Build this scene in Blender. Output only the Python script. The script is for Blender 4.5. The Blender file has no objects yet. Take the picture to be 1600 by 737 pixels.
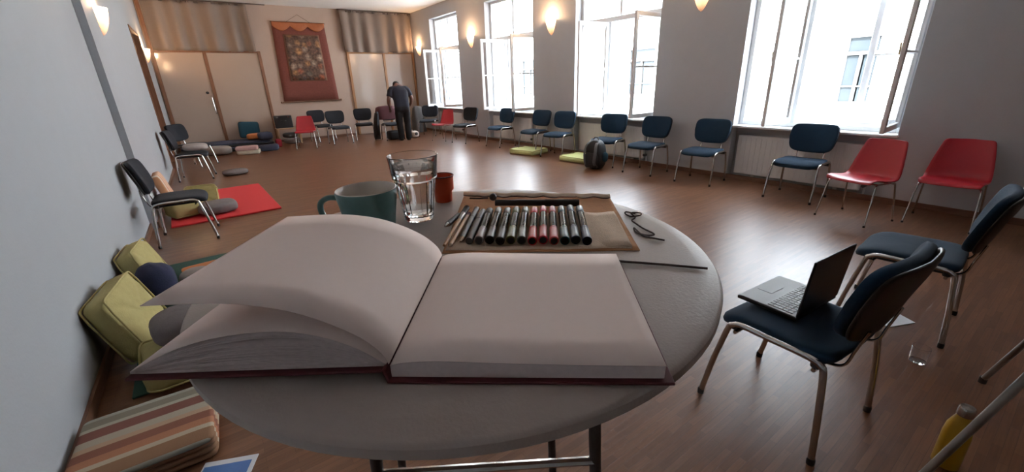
import bpy, math, random
from mathutils import Vector, Matrix, Euler
random.seed(7)
R = math.radians
PI = math.pi
sc = bpy.context.scene
col = sc.collection

# ------------------------------------------------------------------ camera
cam_d = bpy.data.cameras.new('camera')
cam = bpy.data.objects.new('camera', cam_d)
col.objects.link(cam)
YAW, PITCH, ROLL, FPX = 0.6110, 0.3547, -0.0345, 652.3
cam_d.sensor_fit = 'HORIZONTAL'
cam_d.sensor_width = 36.0
cam_d.lens = 36.0 * FPX / 1600.0
cam_d.clip_start = 0.02
cam_d.clip_end = 200
fwd = Vector((math.sin(YAW) * math.cos(PITCH), math.cos(YAW) * math.cos(PITCH), -math.sin(PITCH)))
r0 = Vector((math.cos(YAW), -math.sin(YAW), 0))
u0 = r0.cross(fwd)
cr = r0 * math.cos(ROLL) + u0 * math.sin(ROLL)
cu = u0 * math.cos(ROLL) - r0 * math.sin(ROLL)
cam.matrix_world = Matrix(((cr.x, cu.x, -fwd.x, 0), (cr.y, cu.y, -fwd.y, 0), (cr.z, cu.z, -fwd.z, 1.5), (0, 0, 0, 1)))
sc.camera = cam

# ------------------------------------------------------------------ sky, sun, exposure
w = bpy.data.worlds.new('daylight')
sc.world = w
w.use_nodes = True
wn = w.node_tree
wn.nodes.clear()
wo = wn.nodes.new('ShaderNodeOutputWorld')
wb = wn.nodes.new('ShaderNodeBackground')
wb.inputs[0].default_value = (0.80, 0.90, 1.0, 1)
wb.inputs[1].default_value = 12.0
wn.links.new(wb.outputs[0], wo.inputs[0])
sun_d = bpy.data.lights.new('sun', 'SUN')
sun_d.energy = 34.0
sun_d.angle = R(2)
sun_d.color = (0.95, 0.97, 1.0)
sun = bpy.data.objects.new('sun', sun_d)
col.objects.link(sun)
sun.rotation_euler = Vector((0.62, 0.18, -0.76)).to_track_quat('-Z', 'Y').to_euler()
sc.view_settings.view_transform = 'Standard'
sc.view_settings.look = 'None'
sc.view_settings.gamma = 1.0
sc.view_settings.use_curve_mapping = False
sc.view_settings.exposure = 0.45
sc.cycles.max_bounces = 10
sc.cycles.diffuse_bounces = 5
sc.cycles.glossy_bounces = 4
sc.cycles.transmission_bounces = 8
sc.cycles.transparent_max_bounces = 24
sc.cycles.sample_clamp_indirect = 8.0
sc.cycles.caustics_reflective = False
sc.cycles.caustics_refractive = False
sc.cycles.use_denoising = True

# ------------------------------------------------------------------ materials
def nodes_of(name):
    m = bpy.data.materials.new(name)
    m.use_nodes = True
    nt = m.node_tree
    return m, nt, nt.nodes['Principled BSDF']

def mat(name, c, rough=0.6, metal=0.0, var=0.12, scale=30.0, bump=0.0, bscale=None, spec=0.5, sheen=0.0, coat=0.0, trans=0.0):
    """procedural material: base colour broken up by noise, optional fine bump"""
    m, nt, b = nodes_of(name)
    L = nt.links
    tc = nt.nodes.new('ShaderNodeTexCoord')
    nz = nt.nodes.new('ShaderNodeTexNoise')
    nz.inputs['Scale'].default_value = scale
    nz.inputs['Detail'].default_value = 4
    L.new(tc.outputs['Object'], nz.inputs['Vector'])
    mx = nt.nodes.new('ShaderNodeMix')
    mx.data_type = 'RGBA'
    mx.inputs[6].default_value = (*[x * (1 - var) for x in c], 1)
    mx.inputs[7].default_value = (*[min(1, x * (1 + var)) for x in c], 1)
    L.new(nz.outputs['Fac'], mx.inputs[0])
    L.new(mx.outputs[2], b.inputs['Base Color'])
    b.inputs['Roughness'].default_value = rough
    b.inputs['Metallic'].default_value = metal
    b.inputs['Specular IOR Level'].default_value = spec
    if sheen:
        b.inputs['Sheen Weight'].default_value = sheen
    if coat:
        b.inputs['Coat Weight'].default_value = coat
        b.inputs['Coat Roughness'].default_value = 0.1
    if trans:
        b.inputs['Transmission Weight'].default_value = trans
    if bump:
        n2 = nt.nodes.new('ShaderNodeTexNoise')
        n2.inputs['Scale'].default_value = bscale or scale * 4
        n2.inputs['Detail'].default_value = 3
        L.new(tc.outputs['Object'], n2.inputs['Vector'])
        bp = nt.nodes.new('ShaderNodeBump')
        bp.inputs['Strength'].default_value = bump
        bp.inputs['Distance'].default_value = 0.004
        L.new(n2.outputs['Fac'], bp.inputs['Height'])
        L.new(bp.outputs[0], b.inputs['Normal'])
    return m

def wood(name, c1, c2, axis='X', scale=9.0, rough=0.45):
    m, nt, b = nodes_of(name)
    L = nt.links
    tc = nt.nodes.new('ShaderNodeTexCoord')
    mp = nt.nodes.new('ShaderNodeMapping')
    s = [14, 14, 14]
    s['XYZ'.index(axis)] = 1.0
    mp.inputs['Scale'].default_value = s
    L.new(tc.outputs['Object'], mp.inputs[0])
    nz = nt.nodes.new('ShaderNodeTexNoise')
    nz.inputs['Scale'].default_value = scale * 0.5
    nz.inputs['Detail'].default_value = 6
    L.new(mp.outputs[0], nz.inputs['Vector'])
    rp = nt.nodes.new('ShaderNodeValToRGB')
    rp.color_ramp.elements[0].position = 0.3
    rp.color_ramp.elements[0].color = (*c1, 1)
    rp.color_ramp.elements[1].position = 0.7
    rp.color_ramp.elements[1].color = (*c2, 1)
    L.new(nz.outputs['Fac'], rp.inputs[0])
    L.new(rp.outputs[0], b.inputs['Base Color'])
    b.inputs['Roughness'].default_value = rough
    return m

def stripes(name, cols, axis, period, rough=0.9, bump=0.3):
    """woven cloth with stripes across one object axis"""
    m, nt, b = nodes_of(name)
    L = nt.links
    tc = nt.nodes.new('ShaderNodeTexCoord')
    sp = nt.nodes.new('ShaderNodeSeparateXYZ')
    L.new(tc.outputs['Object'], sp.inputs[0])
    ma = nt.nodes.new('ShaderNodeMath')
    ma.operation = 'MULTIPLY'
    ma.inputs[1].default_value = 1.0 / period
    L.new(sp.outputs['XYZ'.index(axis)], ma.inputs[0])
    fr = nt.nodes.new('ShaderNodeMath')
    fr.operation = 'FRACT'
    L.new(ma.outputs[0], fr.inputs[0])
    rp = nt.nodes.new('ShaderNodeValToRGB')
    rp.color_ramp.interpolation = 'CONSTANT'
    el = rp.color_ramp.elements
    el[0].position = 0
    el[0].color = (*cols[0][1], 1)
    el[1].position = cols[1][0]
    el[1].color = (*cols[1][1], 1)
    for p_, c_ in cols[2:]:
        e = el.new(p_)
        e.color = (*c_, 1)
    L.new(fr.outputs[0], rp.inputs[0])
    L.new(rp.outputs[0], b.inputs['Base Color'])
    b.inputs['Roughness'].default_value = rough
    nz = nt.nodes.new('ShaderNodeTexNoise')
    nz.inputs['Scale'].default_value = 220
    L.new(tc.outputs['Object'], nz.inputs['Vector'])
    bp = nt.nodes.new('ShaderNodeBump')
    bp.inputs['Strength'].default_value = bump
    bp.inputs['Distance'].default_value = 0.003
    L.new(nz.outputs['Fac'], bp.inputs['Height'])
    L.new(bp.outputs[0], b.inputs['Normal'])
    return m

def parquet():
    m, nt, b = nodes_of('oak_strip_parquet')
    L = nt.links
    tc = nt.nodes.new('ShaderNodeTexCoord')
    br = nt.nodes.new('ShaderNodeTexBrick')
    br.inputs['Scale'].default_value = 1.0
    br.inputs['Brick Width'].default_value = 0.30
    br.inputs['Row Height'].default_value = 0.030
    br.inputs['Mortar Size'].default_value = 0.0009
    br.inputs['Mortar Smooth'].default_value = 0.3
    br.inputs['Bias'].default_value = 0.0
    br.inputs['Color1'].default_value = (0.145, 0.064, 0.034, 1)
    br.inputs['Color2'].default_value = (0.212, 0.100, 0.054, 1)
    br.inputs['Mortar'].default_value = (0.10, 0.044, 0.025, 1)
    br.offset = 0.37
    br.offset_frequency = 2
    L.new(tc.outputs['Object'], br.inputs['Vector'])
    mp = nt.nodes.new('ShaderNodeMapping')
    mp.inputs['Scale'].default_value = (3, 60, 1)
    L.new(tc.outputs['Object'], mp.inputs[0])
    nz = nt.nodes.new('ShaderNodeTexNoise')
    nz.inputs['Scale'].default_value = 2.0
    nz.inputs['Detail'].default_value = 5
    L.new(mp.outputs[0], nz.inputs['Vector'])
    rp = nt.nodes.new('ShaderNodeValToRGB')
    rp.color_ramp.elements[0].color = (0.62, 0.62, 0.62, 1)
    rp.color_ramp.elements[1].color = (1.25, 1.2, 1.15, 1)
    L.new(nz.outputs['Fac'], rp.inputs[0])
    mx = nt.nodes.new('ShaderNodeMix')
    mx.data_type = 'RGBA'
    mx.blend_type = 'MULTIPLY'
    mx.inputs[0].default_value = 1.0
    L.new(br.outputs['Color'], mx.inputs[6])
    L.new(rp.outputs[0], mx.inputs[7])
    L.new(mx.outputs[2], b.inputs['Base Color'])
    b.inputs['Roughness'].default_value = 0.33
    b.inputs['Specular IOR Level'].default_value = 0.45
    bp = nt.nodes.new('ShaderNodeBump')
    bp.inputs['Strength'].default_value = 0.25
    bp.inputs['Distance'].default_value = 0.0015
    bp.invert = True
    L.new(br.outputs['Fac'], bp.inputs['Height'])
    L.new(bp.outputs[0], b.inputs['Normal'])
    return m

def pane_glass(name, tint=(1, 1, 1)):
    """thin window glass: mostly clear, mirrors at grazing angles"""
    m, nt, b = nodes_of(name)
    L = nt.links
    nt.nodes.remove(b)
    out = nt.nodes['Material Output']
    tr = nt.nodes.new('ShaderNodeBsdfTransparent')
    tr.inputs[0].default_value = (*tint, 1)
    gl = nt.nodes.new('ShaderNodeBsdfGlossy')
    gl.inputs['Roughness'].default_value = 0.02
    lw = nt.nodes.new('ShaderNodeLayerWeight')      # facing is the same from both sides of the pane
    pw = nt.nodes.new('ShaderNodeMath')
    pw.operation = 'POWER'
    pw.inputs[1].default_value = 5.0
    L.new(lw.outputs['Facing'], pw.inputs[0])
    ma = nt.nodes.new('ShaderNodeMath')
    ma.operation = 'MULTIPLY_ADD'
    ma.inputs[1].default_value = 0.9
    ma.inputs[2].default_value = 0.035
    L.new(pw.outputs[0], ma.inputs[0])
    mx = nt.nodes.new('ShaderNodeMixShader')
    L.new(ma.outputs[0], mx.inputs[0])
    L.new(tr.outputs[0], mx.inputs[1])
    L.new(gl.outputs[0], mx.inputs[2])
    L.new(mx.outputs[0], out.inputs[0])
    return m

def glow_shade():
    m, nt, b = nodes_of('lit_plaster_shade')
    L = nt.links
    tc = nt.nodes.new('ShaderNodeTexCoord')
    sp = nt.nodes.new('ShaderNodeSeparateXYZ')
    L.new(tc.outputs['Object'], sp.inputs[0])
    mr = nt.nodes.new('ShaderNodeMapRange')
    mr.inputs[1].default_value = -0.16
    mr.inputs[2].default_value = 0.12
    L.new(sp.outputs[2], mr.inputs[0])
    rp = nt.nodes.new('ShaderNodeValToRGB')
    rp.color_ramp.elements[0].color = (1.0, 0.42, 0.16, 1)
    rp.color_ramp.elements[1].color = (1.0, 0.80, 0.55, 1)
    L.new(mr.outputs[0], rp.inputs[0])
    L.new(rp.outputs[0], b.inputs['Emission Color'])
    mu = nt.nodes.new('ShaderNodeMath')
    mu.operation = 'MULTIPLY_ADD'
    mu.inputs[1].default_value = 2.6
    mu.inputs[2].default_value = 0.35
    L.new(mr.outputs[0], mu.inputs[0])
    L.new(mu.outputs[0], b.inputs['Emission Strength'])
    b.inputs['Base Color'].default_value = (0.85, 0.72, 0.55, 1)
    b.inputs['Roughness'].default_value = 0.6
    return m

def thangka_picture():
    """painted scroll: rows of seated figures as soft blobs of ochre, green, blue and cream on dark ground"""
    m, nt, b = nodes_of('painted_cloth_panel')
    L = nt.links
    tc = nt.nodes.new('ShaderNodeTexCoord')
    vo = nt.nodes.new('ShaderNodeTexVoronoi')
    vo.inputs['Scale'].default_value = 5.2
    vo.inputs['Randomness'].default_value = 0.55
    L.new(tc.outputs['Object'], vo.inputs['Vector'])
    r1 = nt.nodes.new('ShaderNodeValToRGB')
    r1.color_ramp.elements[0].position = 0.12
    r1.color_ramp.elements[0].color = (1, 1, 1, 1)
    r1.color_ramp.elements[1].position = 0.62
    r1.color_ramp.elements[1].color = (0, 0, 0, 1)
    L.new(vo.outputs['Distance'], r1.inputs[0])
    hs = nt.nodes.new('ShaderNodeValToRGB')
    hs.color_ramp.interpolation = 'CONSTANT'
    e = hs.color_ramp.elements
    e[0].color = (0.32, 0.10, 0.05, 1)
    e[1].position = 0.25
    e[1].color = (0.38, 0.30, 0.24, 1)
    for p_, c_ in ((0.42, (0.12, 0.13, 0.11)), (0.55, (0.42, 0.22, 0.09)), (0.70, (0.26, 0.13, 0.10)), (0.84, (0.16, 0.17, 0.20)), (0.93, (0.40, 0.31, 0.25))):
        q = e.new(p_)
        q.color = (*c_, 1)
    sp = nt.nodes.new('ShaderNodeSeparateColor')
    L.new(vo.outputs['Color'], sp.inputs[0])
    L.new(sp.outputs[0], hs.inputs[0])
    nz = nt.nodes.new('ShaderNodeTexNoise')
    nz.inputs['Scale'].default_value = 16
    nz.inputs['Detail'].default_value = 5
    L.new(tc.outputs['Object'], nz.inputs['Vector'])
    r2 = nt.nodes.new('ShaderNodeValToRGB')
    r2.color_ramp.elements[0].position = 0.35
    r2.color_ramp.elements[0].color = (0.45, 0.42, 0.40, 1)
    r2.color_ramp.elements[1].position = 0.7
    r2.color_ramp.elements[1].color = (1.5, 1.4, 1.3, 1)
    L.new(nz.outputs['Fac'], r2.inputs[0])
    mx = nt.nodes.new('ShaderNodeMix')
    mx.data_type = 'RGBA'
    mx.inputs[6].default_value = (0.100, 0.058, 0.042, 1)
    L.new(r1.outputs[0], mx.inputs[0])
    L.new(hs.outputs[0], mx.inputs[7])
    m2 = nt.nodes.new('ShaderNodeMix')
    m2.data_type = 'RGBA'
    m2.blend_type = 'MULTIPLY'
    m2.inputs[0].default_value = 1
    L.new(mx.outputs[2], m2.inputs[6])
    L.new(r2.outputs[0], m2.inputs[7])
    L.new(m2.outputs[2], b.inputs['Base Color'])
    b.inputs['Roughness'].default_value = 0.8
    return m

M = {}
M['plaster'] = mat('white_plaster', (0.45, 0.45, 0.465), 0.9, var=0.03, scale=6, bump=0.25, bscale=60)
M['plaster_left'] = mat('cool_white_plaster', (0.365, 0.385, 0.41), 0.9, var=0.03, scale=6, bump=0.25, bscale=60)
M['plaster_warm'] = mat('cream_plaster', (0.44, 0.33, 0.272), 0.9, var=0.03, scale=6, bump=0.2, bscale=60)
M['ceiling'] = mat('ceiling_paint', (0.84, 0.82, 0.80), 0.95, var=0.02, scale=3)
M['parquet'] = parquet()
M['frame_wood'] = wood('orange_pine', (0.26, 0.12, 0.045), (0.36, 0.18, 0.075), 'Z')
M['brown_wood'] = wood('dark_brown_wood', (0.10, 0.045, 0.024), (0.17, 0.08, 0.042), 'Z')
M['door_wood'] = wood('reddish_door_wood', (0.17, 0.075, 0.04), (0.25, 0.12, 0.065), 'Z')
M['base_wood'] = wood('baseboard_wood', (0.13, 0.062, 0.038), (0.19, 0.095, 0.058), 'Y')
M['laminate'] = mat('glossy_cream_laminate', (0.415, 0.325, 0.27), 0.10, var=0.03, scale=3, spec=0.45)
M['curtain'] = mat('grey_beige_linen', (0.235, 0.188, 0.160), 0.95, var=0.08, scale=40, bump=0.3, bscale=400)
M['rod'] = mat('dark_rod', (0.10, 0.075, 0.065), 0.5)
M['win_paint'] = mat('white_window_paint', (0.84, 0.86, 0.88), 0.5, var=0.03, scale=12)
M['glass_pane'] = pane_glass('window_glass')
M['facade'] = mat('pale_facade_render', (0.82, 0.81, 0.77), 0.95, var=0.04, scale=1.5)
M['far_frame'] = mat('far_window_frame', (0.16, 0.15, 0.14), 0.7)
M['far_glass'] = mat('far_window_glass', (0.035, 0.043, 0.047), 0.12, var=0.3, scale=1.2)
M['courtyard'] = mat('courtyard_paving', (0.45, 0.44, 0.42), 0.95, scale=4)
M['radiator'] = mat('radiator_enamel', (0.70, 0.68, 0.66), 0.4, var=0.02)
M['navy'] = mat('window_lit_chair_fabric', (0.010, 0.031, 0.060), 0.9, var=0.25, scale=300, bump=0.3, bscale=700, sheen=0.06, spec=0.2)  # the dark chair fabric with the blue of the window light put into its colour
M['charcoal'] = mat('charcoal_chair_fabric', (0.018, 0.021, 0.028), 0.85, var=0.25, scale=300, bump=0.3, bscale=700, sheen=0.05, spec=0.2)  # same chair fabric without the window-light blue; folded mats use it too
M['black_plastic'] = mat('black_plastic', (0.012, 0.012, 0.013), 0.42, var=0.2)
M['chrome'] = mat('chrome_tube', (0.54, 0.53, 0.51), 0.18, metal=1.0, var=0.06)
M['steel'] = mat('grey_steel_tube', (0.30, 0.28, 0.26), 0.35, metal=0.8, var=0.08)
M['red_shell'] = mat('red_plastic_shell', (0.42, 0.016, 0.028), 0.38, var=0.08, scale=20)
M['table_top'] = mat('warm_grey_moulded_plastic', (0.44, 0.375, 0.34), 0.5, var=0.05, scale=60, bump=0.12, bscale=260)
M['table_leg'] = mat('dark_powder_coated_tube', (0.06, 0.05, 0.048), 0.45, metal=0.4)
M['paper'] = mat('sketchbook_paper', (0.90, 0.755, 0.70), 0.85, var=0.02, scale=90)
M['page_edge'] = mat('page_edges', (0.70, 0.60, 0.585), 0.9, var=0.12, scale=160)
M['cover'] = mat('maroon_book_cloth', (0.095, 0.016, 0.022), 0.7, var=0.15, scale=120)
M['teal_glaze'] = mat('teal_stoneware', (0.115, 0.235, 0.235), 0.4, var=0.18, scale=60)
M['cream_glaze'] = mat('cream_glaze', (0.76, 0.68, 0.60), 0.3, var=0.05)
M['terracotta'] = mat('red_orange_cup', (0.74, 0.10, 0.035), 0.5, var=0.1)
M['canvas'] = mat('natural_canvas', (0.82, 0.64, 0.48), 0.95, var=0.12, scale=90, bump=0.5, bscale=500)
M['tan'] = mat('tan_lining', (0.62, 0.31, 0.145), 0.9, var=0.15, scale=60, bump=0.3, bscale=300)
M['cord'] = mat('dark_brown_cord', (0.05, 0.03, 0.028), 0.8)
M['yellow_cloth'] = mat('pale_yellow_cotton', (0.42, 0.36, 0.15), 0.95, var=0.12, scale=30, bump=0.5, bscale=120)
M['lime_cloth'] = mat('pale_lime_cotton', (0.62, 0.66, 0.30), 0.95, var=0.1, scale=30, bump=0.5, bscale=120)
M['grey_cloth'] = mat('taupe_cotton', (0.17, 0.145, 0.14), 0.95, var=0.15, scale=30, bump=0.5, bscale=120)
M['pale_grey_cloth'] = mat('pale_taupe_cotton', (0.33, 0.29, 0.27), 0.95, var=0.15, scale=30, bump=0.5, bscale=120)
M['navy_cloth'] = mat('navy_cotton', (0.012, 0.016, 0.05), 0.9, var=0.25, scale=30, bump=0.5, bscale=120)
M['teal_cloth'] = mat('teal_cotton', (0.009, 0.055, 0.085), 0.9, var=0.2, scale=30, bump=0.5, bscale=120)
M['orange_cloth'] = mat('orange_cotton', (0.50, 0.17, 0.055), 0.9, var=0.15, scale=30, bump=0.5, bscale=120)
M['pink_cloth'] = mat('dusty_pink_wool', (0.48, 0.30, 0.28), 0.95, var=0.12, scale=30, bump=0.6, bscale=120)
M['cream_cloth'] = mat('cream_wool', (0.58, 0.51, 0.40), 0.95, var=0.12, scale=30, bump=0.6, bscale=120)
M['slate_cloth'] = mat('slate_blue_cotton', (0.040, 0.048, 0.085), 0.9, var=0.2, scale=30, bump=0.5, bscale=120)
M['red_mat'] = mat('red_foam_mat', (0.62, 0.028, 0.032), 0.8, var=0.08, scale=60, bump=0.3, bscale=300)
M['green_mat'] = mat('dark_green_mat', (0.018, 0.065, 0.05), 0.85, var=0.2, scale=60, bump=0.3, bscale=300)
M['red_cloth'] = mat('crimson_cloth', (0.30, 0.018, 0.03), 0.9, var=0.15)
M['maroon_cloth'] = mat('maroon_brocade', (0.155, 0.040, 0.028), 0.85, var=0.28, scale=22, bump=0.3, bscale=200)
M['orange_silk'] = mat('orange_silk', (0.33, 0.095, 0.028), 0.6, var=0.2, scale=12)
M['thangka'] = thangka_picture()
M['gold_thread'] = mat('dull_gold_border', (0.18, 0.085, 0.05), 0.7, var=0.2)
M['skin'] = mat('brown_skin', (0.16, 0.075, 0.055), 0.55, var=0.08)
M['hair'] = mat('cropped_black_hair', (0.012, 0.011, 0.010), 0.8, var=0.3, scale=120)
M['shirt'] = mat('navy_tshirt', (0.007, 0.009, 0.020), 0.9, var=0.2, scale=40, bump=0.4, bscale=60)
M['trousers'] = mat('black_trousers', (0.004, 0.004, 0.006), 0.9, var=0.2, scale=40, bump=0.4, bscale=60)
M['shoe'] = mat('black_shoe', (0.008, 0.008, 0.008), 0.5)
M['jacket'] = mat('black_padded_jacket', (0.010, 0.010, 0.014), 0.7, var=0.3, scale=20, bump=0.5, bscale=40)
M['jacket_red'] = mat('maroon_jacket_yoke', (0.075, 0.014, 0.020), 0.8, var=0.2, scale=20, bump=0.4, bscale=40)
M['pack'] = mat('black_nylon', (0.014, 0.015, 0.017), 0.6, var=0.3, scale=30, bump=0.4, bscale=80)
M['pack_grey'] = mat('grey_nylon', (0.10, 0.105, 0.11), 0.6, var=0.2, scale=30)
M['laptop'] = mat('silver_laptop', (0.26, 0.275, 0.285), 0.5, metal=0.0, spec=0.3, var=0.04)
M['laptop_dark'] = mat('dark_laptop_shell', (0.018, 0.018, 0.02), 0.35, var=0.1)
M['key'] = mat('dark_keys', (0.06, 0.065, 0.07), 0.5)
M['white_paper'] = mat('white_paper', (0.72, 0.74, 0.78), 0.8, var=0.04)
M['blue_paper'] = mat('blue_print', (0.10, 0.21, 0.50), 0.7, var=0.06)
M['bottle_yellow'] = mat('yellow_bottle', (0.52, 0.30, 0.018), 0.4, var=0.08)
M['beech'] = wood('pale_beech', (0.36, 0.22, 0.12), (0.46, 0.30, 0.17), 'X')
M['brush_wood'] = wood('brush_handle_wood', (0.50, 0.25, 0.10), (0.60, 0.34, 0.15), 'X')
M['white_cloth'] = mat('white_cotton', (0.70, 0.64, 0.58), 0.9, var=0.08)
M['dark_heap'] = mat('dark_grey_cover', (0.075, 0.07, 0.068), 0.9, var=0.25, scale=14, bump=0.4, bscale=40)
M['shade'] = glow_shade()
M['brass'] = mat('dull_brass', (0.35, 0.24, 0.12), 0.35, metal=0.9)
M['striped_cloth'] = stripes('striped_cotton', [(0.0, (0.40, 0.34, 0.26)), (0.10, (0.20, 0.075, 0.055)), (0.24, (0.42, 0.38, 0.30)), (0.29, (0.22, 0.20, 0.15)),
    (0.40, (0.34, 0.33, 0.27)), (0.50, (0.26, 0.14, 0.075)), (0.66, (0.46, 0.38, 0.28)), (0.72, (0.40, 0.17, 0.09)), (0.82, (0.24, 0.095, 0.06)), (0.93, (0.45, 0.30, 0.20))], 'Y', 0.46)
M['striped_small'] = stripes('orange_striped_cotton', [(0.0, (0.52, 0.26, 0.14)), (0.3, (0.62, 0.52, 0.42)), (0.55, (0.45, 0.16, 0.08)), (0.8, (0.60, 0.48, 0.36))], 'Y', 0.11)
clear, _nt, _b = nodes_of('clear_glass')
_b.inputs['Base Color'].default_value = (0.97, 0.98, 0.98, 1)
_b.inputs['Transmission Weight'].default_value = 1.0
_b.inputs['Roughness'].default_value = 0.01
_b.inputs['IOR'].default_value = 1.45
M['clear'] = clear
water, _nt, _b = nodes_of('drinking_water')
_b.inputs['Base Color'].default_value = (0.98, 0.99, 1, 1)
_b.inputs['Transmission Weight'].default_value = 1.0
_b.inputs['Roughness'].default_value = 0.0
_b.inputs['IOR'].default_value = 1.33
M['water'] = water

# ------------------------------------------------------------------ mesh builder
def catmull(P, n=6, closed=False):
    P = [Vector(p) for p in P]
    out = []
    N = len(P)
    for i in range(N if closed else N - 1):
        if closed:
            a, b_, c_, d = P[i - 1], P[i], P[(i + 1) % N], P[(i + 2) % N]
        else:
            a, b_, c_, d = P[max(i - 1, 0)], P[i], P[i + 1], P[min(i + 2, N - 1)]
        for k in range(n):
            t = k / n
            out.append(0.5 * ((2 * b_) + (c_ - a) * t + (2 * a - 5 * b_ + 4 * c_ - d) * t * t + (3 * b_ - a - 3 * c_ + d) * t ** 3))
    if not closed:
        out.append(P[-1])
    return out

def spow(x, e):
    return math.copysign(abs(x) ** e, x)

class MB:
    def __init__(s):
        s.v = []
        s.f = []
    def add(s, vs, fs, T=None):
        o = len(s.v)
        for p in vs:
            p = Vector(p)
            s.v.append(tuple(T @ p if T else p))
        s.f += [tuple(i + o for i in f) for f in fs]
        return s
    def box(s, c, size, rot=None, bev=0.0):
        hx, hy, hz = [x / 2 for x in size]
        T = Matrix.Translation(c)
        if rot:
            T = T @ Euler(rot).to_matrix().to_4x4()
        if bev <= 0:
            vs = [(sx * hx, sy * hy, sz * hz) for sx in (-1, 1) for sy in (-1, 1) for sz in (-1, 1)]
            return s.add(vs, [(0, 1, 3, 2), (4, 6, 7, 5), (0, 4, 5, 1), (2, 3, 7, 6), (0, 2, 6, 4), (1, 5, 7, 3)], T)
        bev = min(bev, hx * .98, hy * .98, hz * .98)
        vs = []
        idx = {}
        for sx in (-1, 1):
            for sy in (-1, 1):
                for sz in (-1, 1):
                    for ax in range(3):
                        h = [hx - bev, hy - bev, hz - bev]
                        h[ax] += bev
                        idx[(sx, sy, sz, ax)] = len(vs)
                        vs.append((sx * h[0], sy * h[1], sz * h[2]))
        g = lambda *k: idx[k]
        fs = []
        for q in (-1, 1):
            fs.append([g(q, -1, -1, 0), g(q, 1, -1, 0), g(q, 1, 1, 0), g(q, -1, 1, 0)][::q])
            fs.append([g(-1, q, -1, 1), g(1, q, -1, 1), g(1, q, 1, 1), g(-1, q, 1, 1)][::-q])
            fs.append([g(-1, -1, q, 2), g(1, -1, q, 2), g(1, 1, q, 2), g(-1, 1, q, 2)][::q])
        for a in (-1, 1):
            for b_ in (-1, 1):
                fs.append((g(-1, a, b_, 1), g(1, a, b_, 1), g(1, a, b_, 2), g(-1, a, b_, 2)))
                fs.append((g(a, -1, b_, 0), g(a, 1, b_, 0), g(a, 1, b_, 2), g(a, -1, b_, 2)))
                fs.append((g(a, b_, -1, 0), g(a, b_, 1, 0), g(a, b_, 1, 1), g(a, b_, -1, 1)))
                for c_ in (-1, 1):
                    fs.append((g(a, b_, c_, 0), g(a, b_, c_, 1), g(a, b_, c_, 2)))
        return s.add(vs, fs, T)
    def tube(s, path, r, seg=8, cap=True, closed=False, flat=1.0):
        P = [Vector(p) for p in path]
        n = len(P)
        rr = r if isinstance(r, (list, tuple)) else [r] * n
        vs = []
        up = None
        for i in range(n):
            if closed:
                t = (P[(i + 1) % n] - P[i - 1]).normalized()
            else:
                t = (P[min(i + 1, n - 1)] - P[max(i - 1, 0)]).normalized()
            if up is None:
                up = Vector((0, 0, 1)) if abs(t.z) < 0.9 else Vector((1, 0, 0))
            a = t.cross(up)
            if a.length < 1e-6:
                a = t.orthogonal()
            a.normalize()
            up = a.cross(t).normalized()
            for k in range(seg):
                q = 2 * PI * k / seg
                vs.append(P[i] + a * math.cos(q) * rr[i] + up * math.sin(q) * rr[i] * flat)
        fs = []
        for i in range(n if closed else n - 1):
            j = (i + 1) % n
            for k in range(seg):
                l = (k + 1) % seg
                fs.append((i * seg + k, i * seg + l, j * seg + l, j * seg + k))
        if cap and not closed:
            fs.append(tuple(range(seg))[::-1])
            fs.append(tuple(range((n - 1) * seg, n * seg)))
        return s.add(vs, fs)
    def lathe(s, prof, seg=32, T=None, cap0=False, cap1=False, lobes=0, lamp=0.0, lrange=(0, 0)):
        vs = []
        for r_, z in prof:
            for k in range(seg):
                a = 2 * PI * k / seg
                q = r_
                if lobes and lrange[0] <= z <= lrange[1]:
                    q = r_ * (1 - lamp * abs(math.sin(a * lobes / 2)))
                vs.append((q * math.cos(a), q * math.sin(a), z))
        fs = []
        for i in range(len(prof) - 1):
            for k in range(seg):
                l = (k + 1) % seg
                fs.append((i * seg + k, i * seg + l, (i + 1) * seg + l, (i + 1) * seg + k))
        if cap0:
            fs.append(tuple(range(seg))[::-1])
        if cap1:
            fs.append(tuple(range((len(prof) - 1) * seg, len(prof) * seg)))
        return s.add(vs, fs, T)
    def sell(s, size, e1=0.5, e2=0.4, nu=28, nv=14, T=None, wob=0.0, seed=0):
        """superellipsoid cushion"""
        rnd = random.Random(seed)
        ph = [rnd.uniform(0, 6.28) for _ in range(6)]
        vs = []
        for j in range(nv + 1):
            b_ = -PI / 2 + PI * j / nv
            for i in range(nu):
                a = 2 * PI * i / nu
                cb = spow(math.cos(b_), e1)
                x, y, z = cb * spow(math.cos(a), e2), cb * spow(math.sin(a), e2), spow(math.sin(b_), e1)
                if wob:
                    d = 1 + wob * (math.sin(3 * x + ph[0] + 2 * y) + math.sin(5 * y + ph[1]) + math.sin(4 * x * y + ph[2]) + .6 * math.sin(9 * x + 7 * y + ph[3])) / 3
                    z *= d
                    x *= 1 + wob * .4 * math.sin(4 * y + ph[4])
                    y *= 1 + wob * .4 * math.sin(4 * x + ph[5])
                vs.append((x * size[0] / 2, y * size[1] / 2, z * size[2] / 2))
        fs = []
        for j in range(nv):
            for i in range(nu):
                k = (i + 1) % nu
                fs.append((j * nu + i, j * nu + k, (j + 1) * nu + k, (j + 1) * nu + i))
        return s.add(vs, fs, T)
    def grid(s, rows):
        n = len(rows[0])
        vs = [p for r_ in rows for p in r_]
        fs = [(i * n + k, i * n + k + 1, (i + 1) * n + k + 1, (i + 1) * n + k) for i in range(len(rows) - 1) for k in range(n - 1)]
        return s.add(vs, fs)
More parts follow.
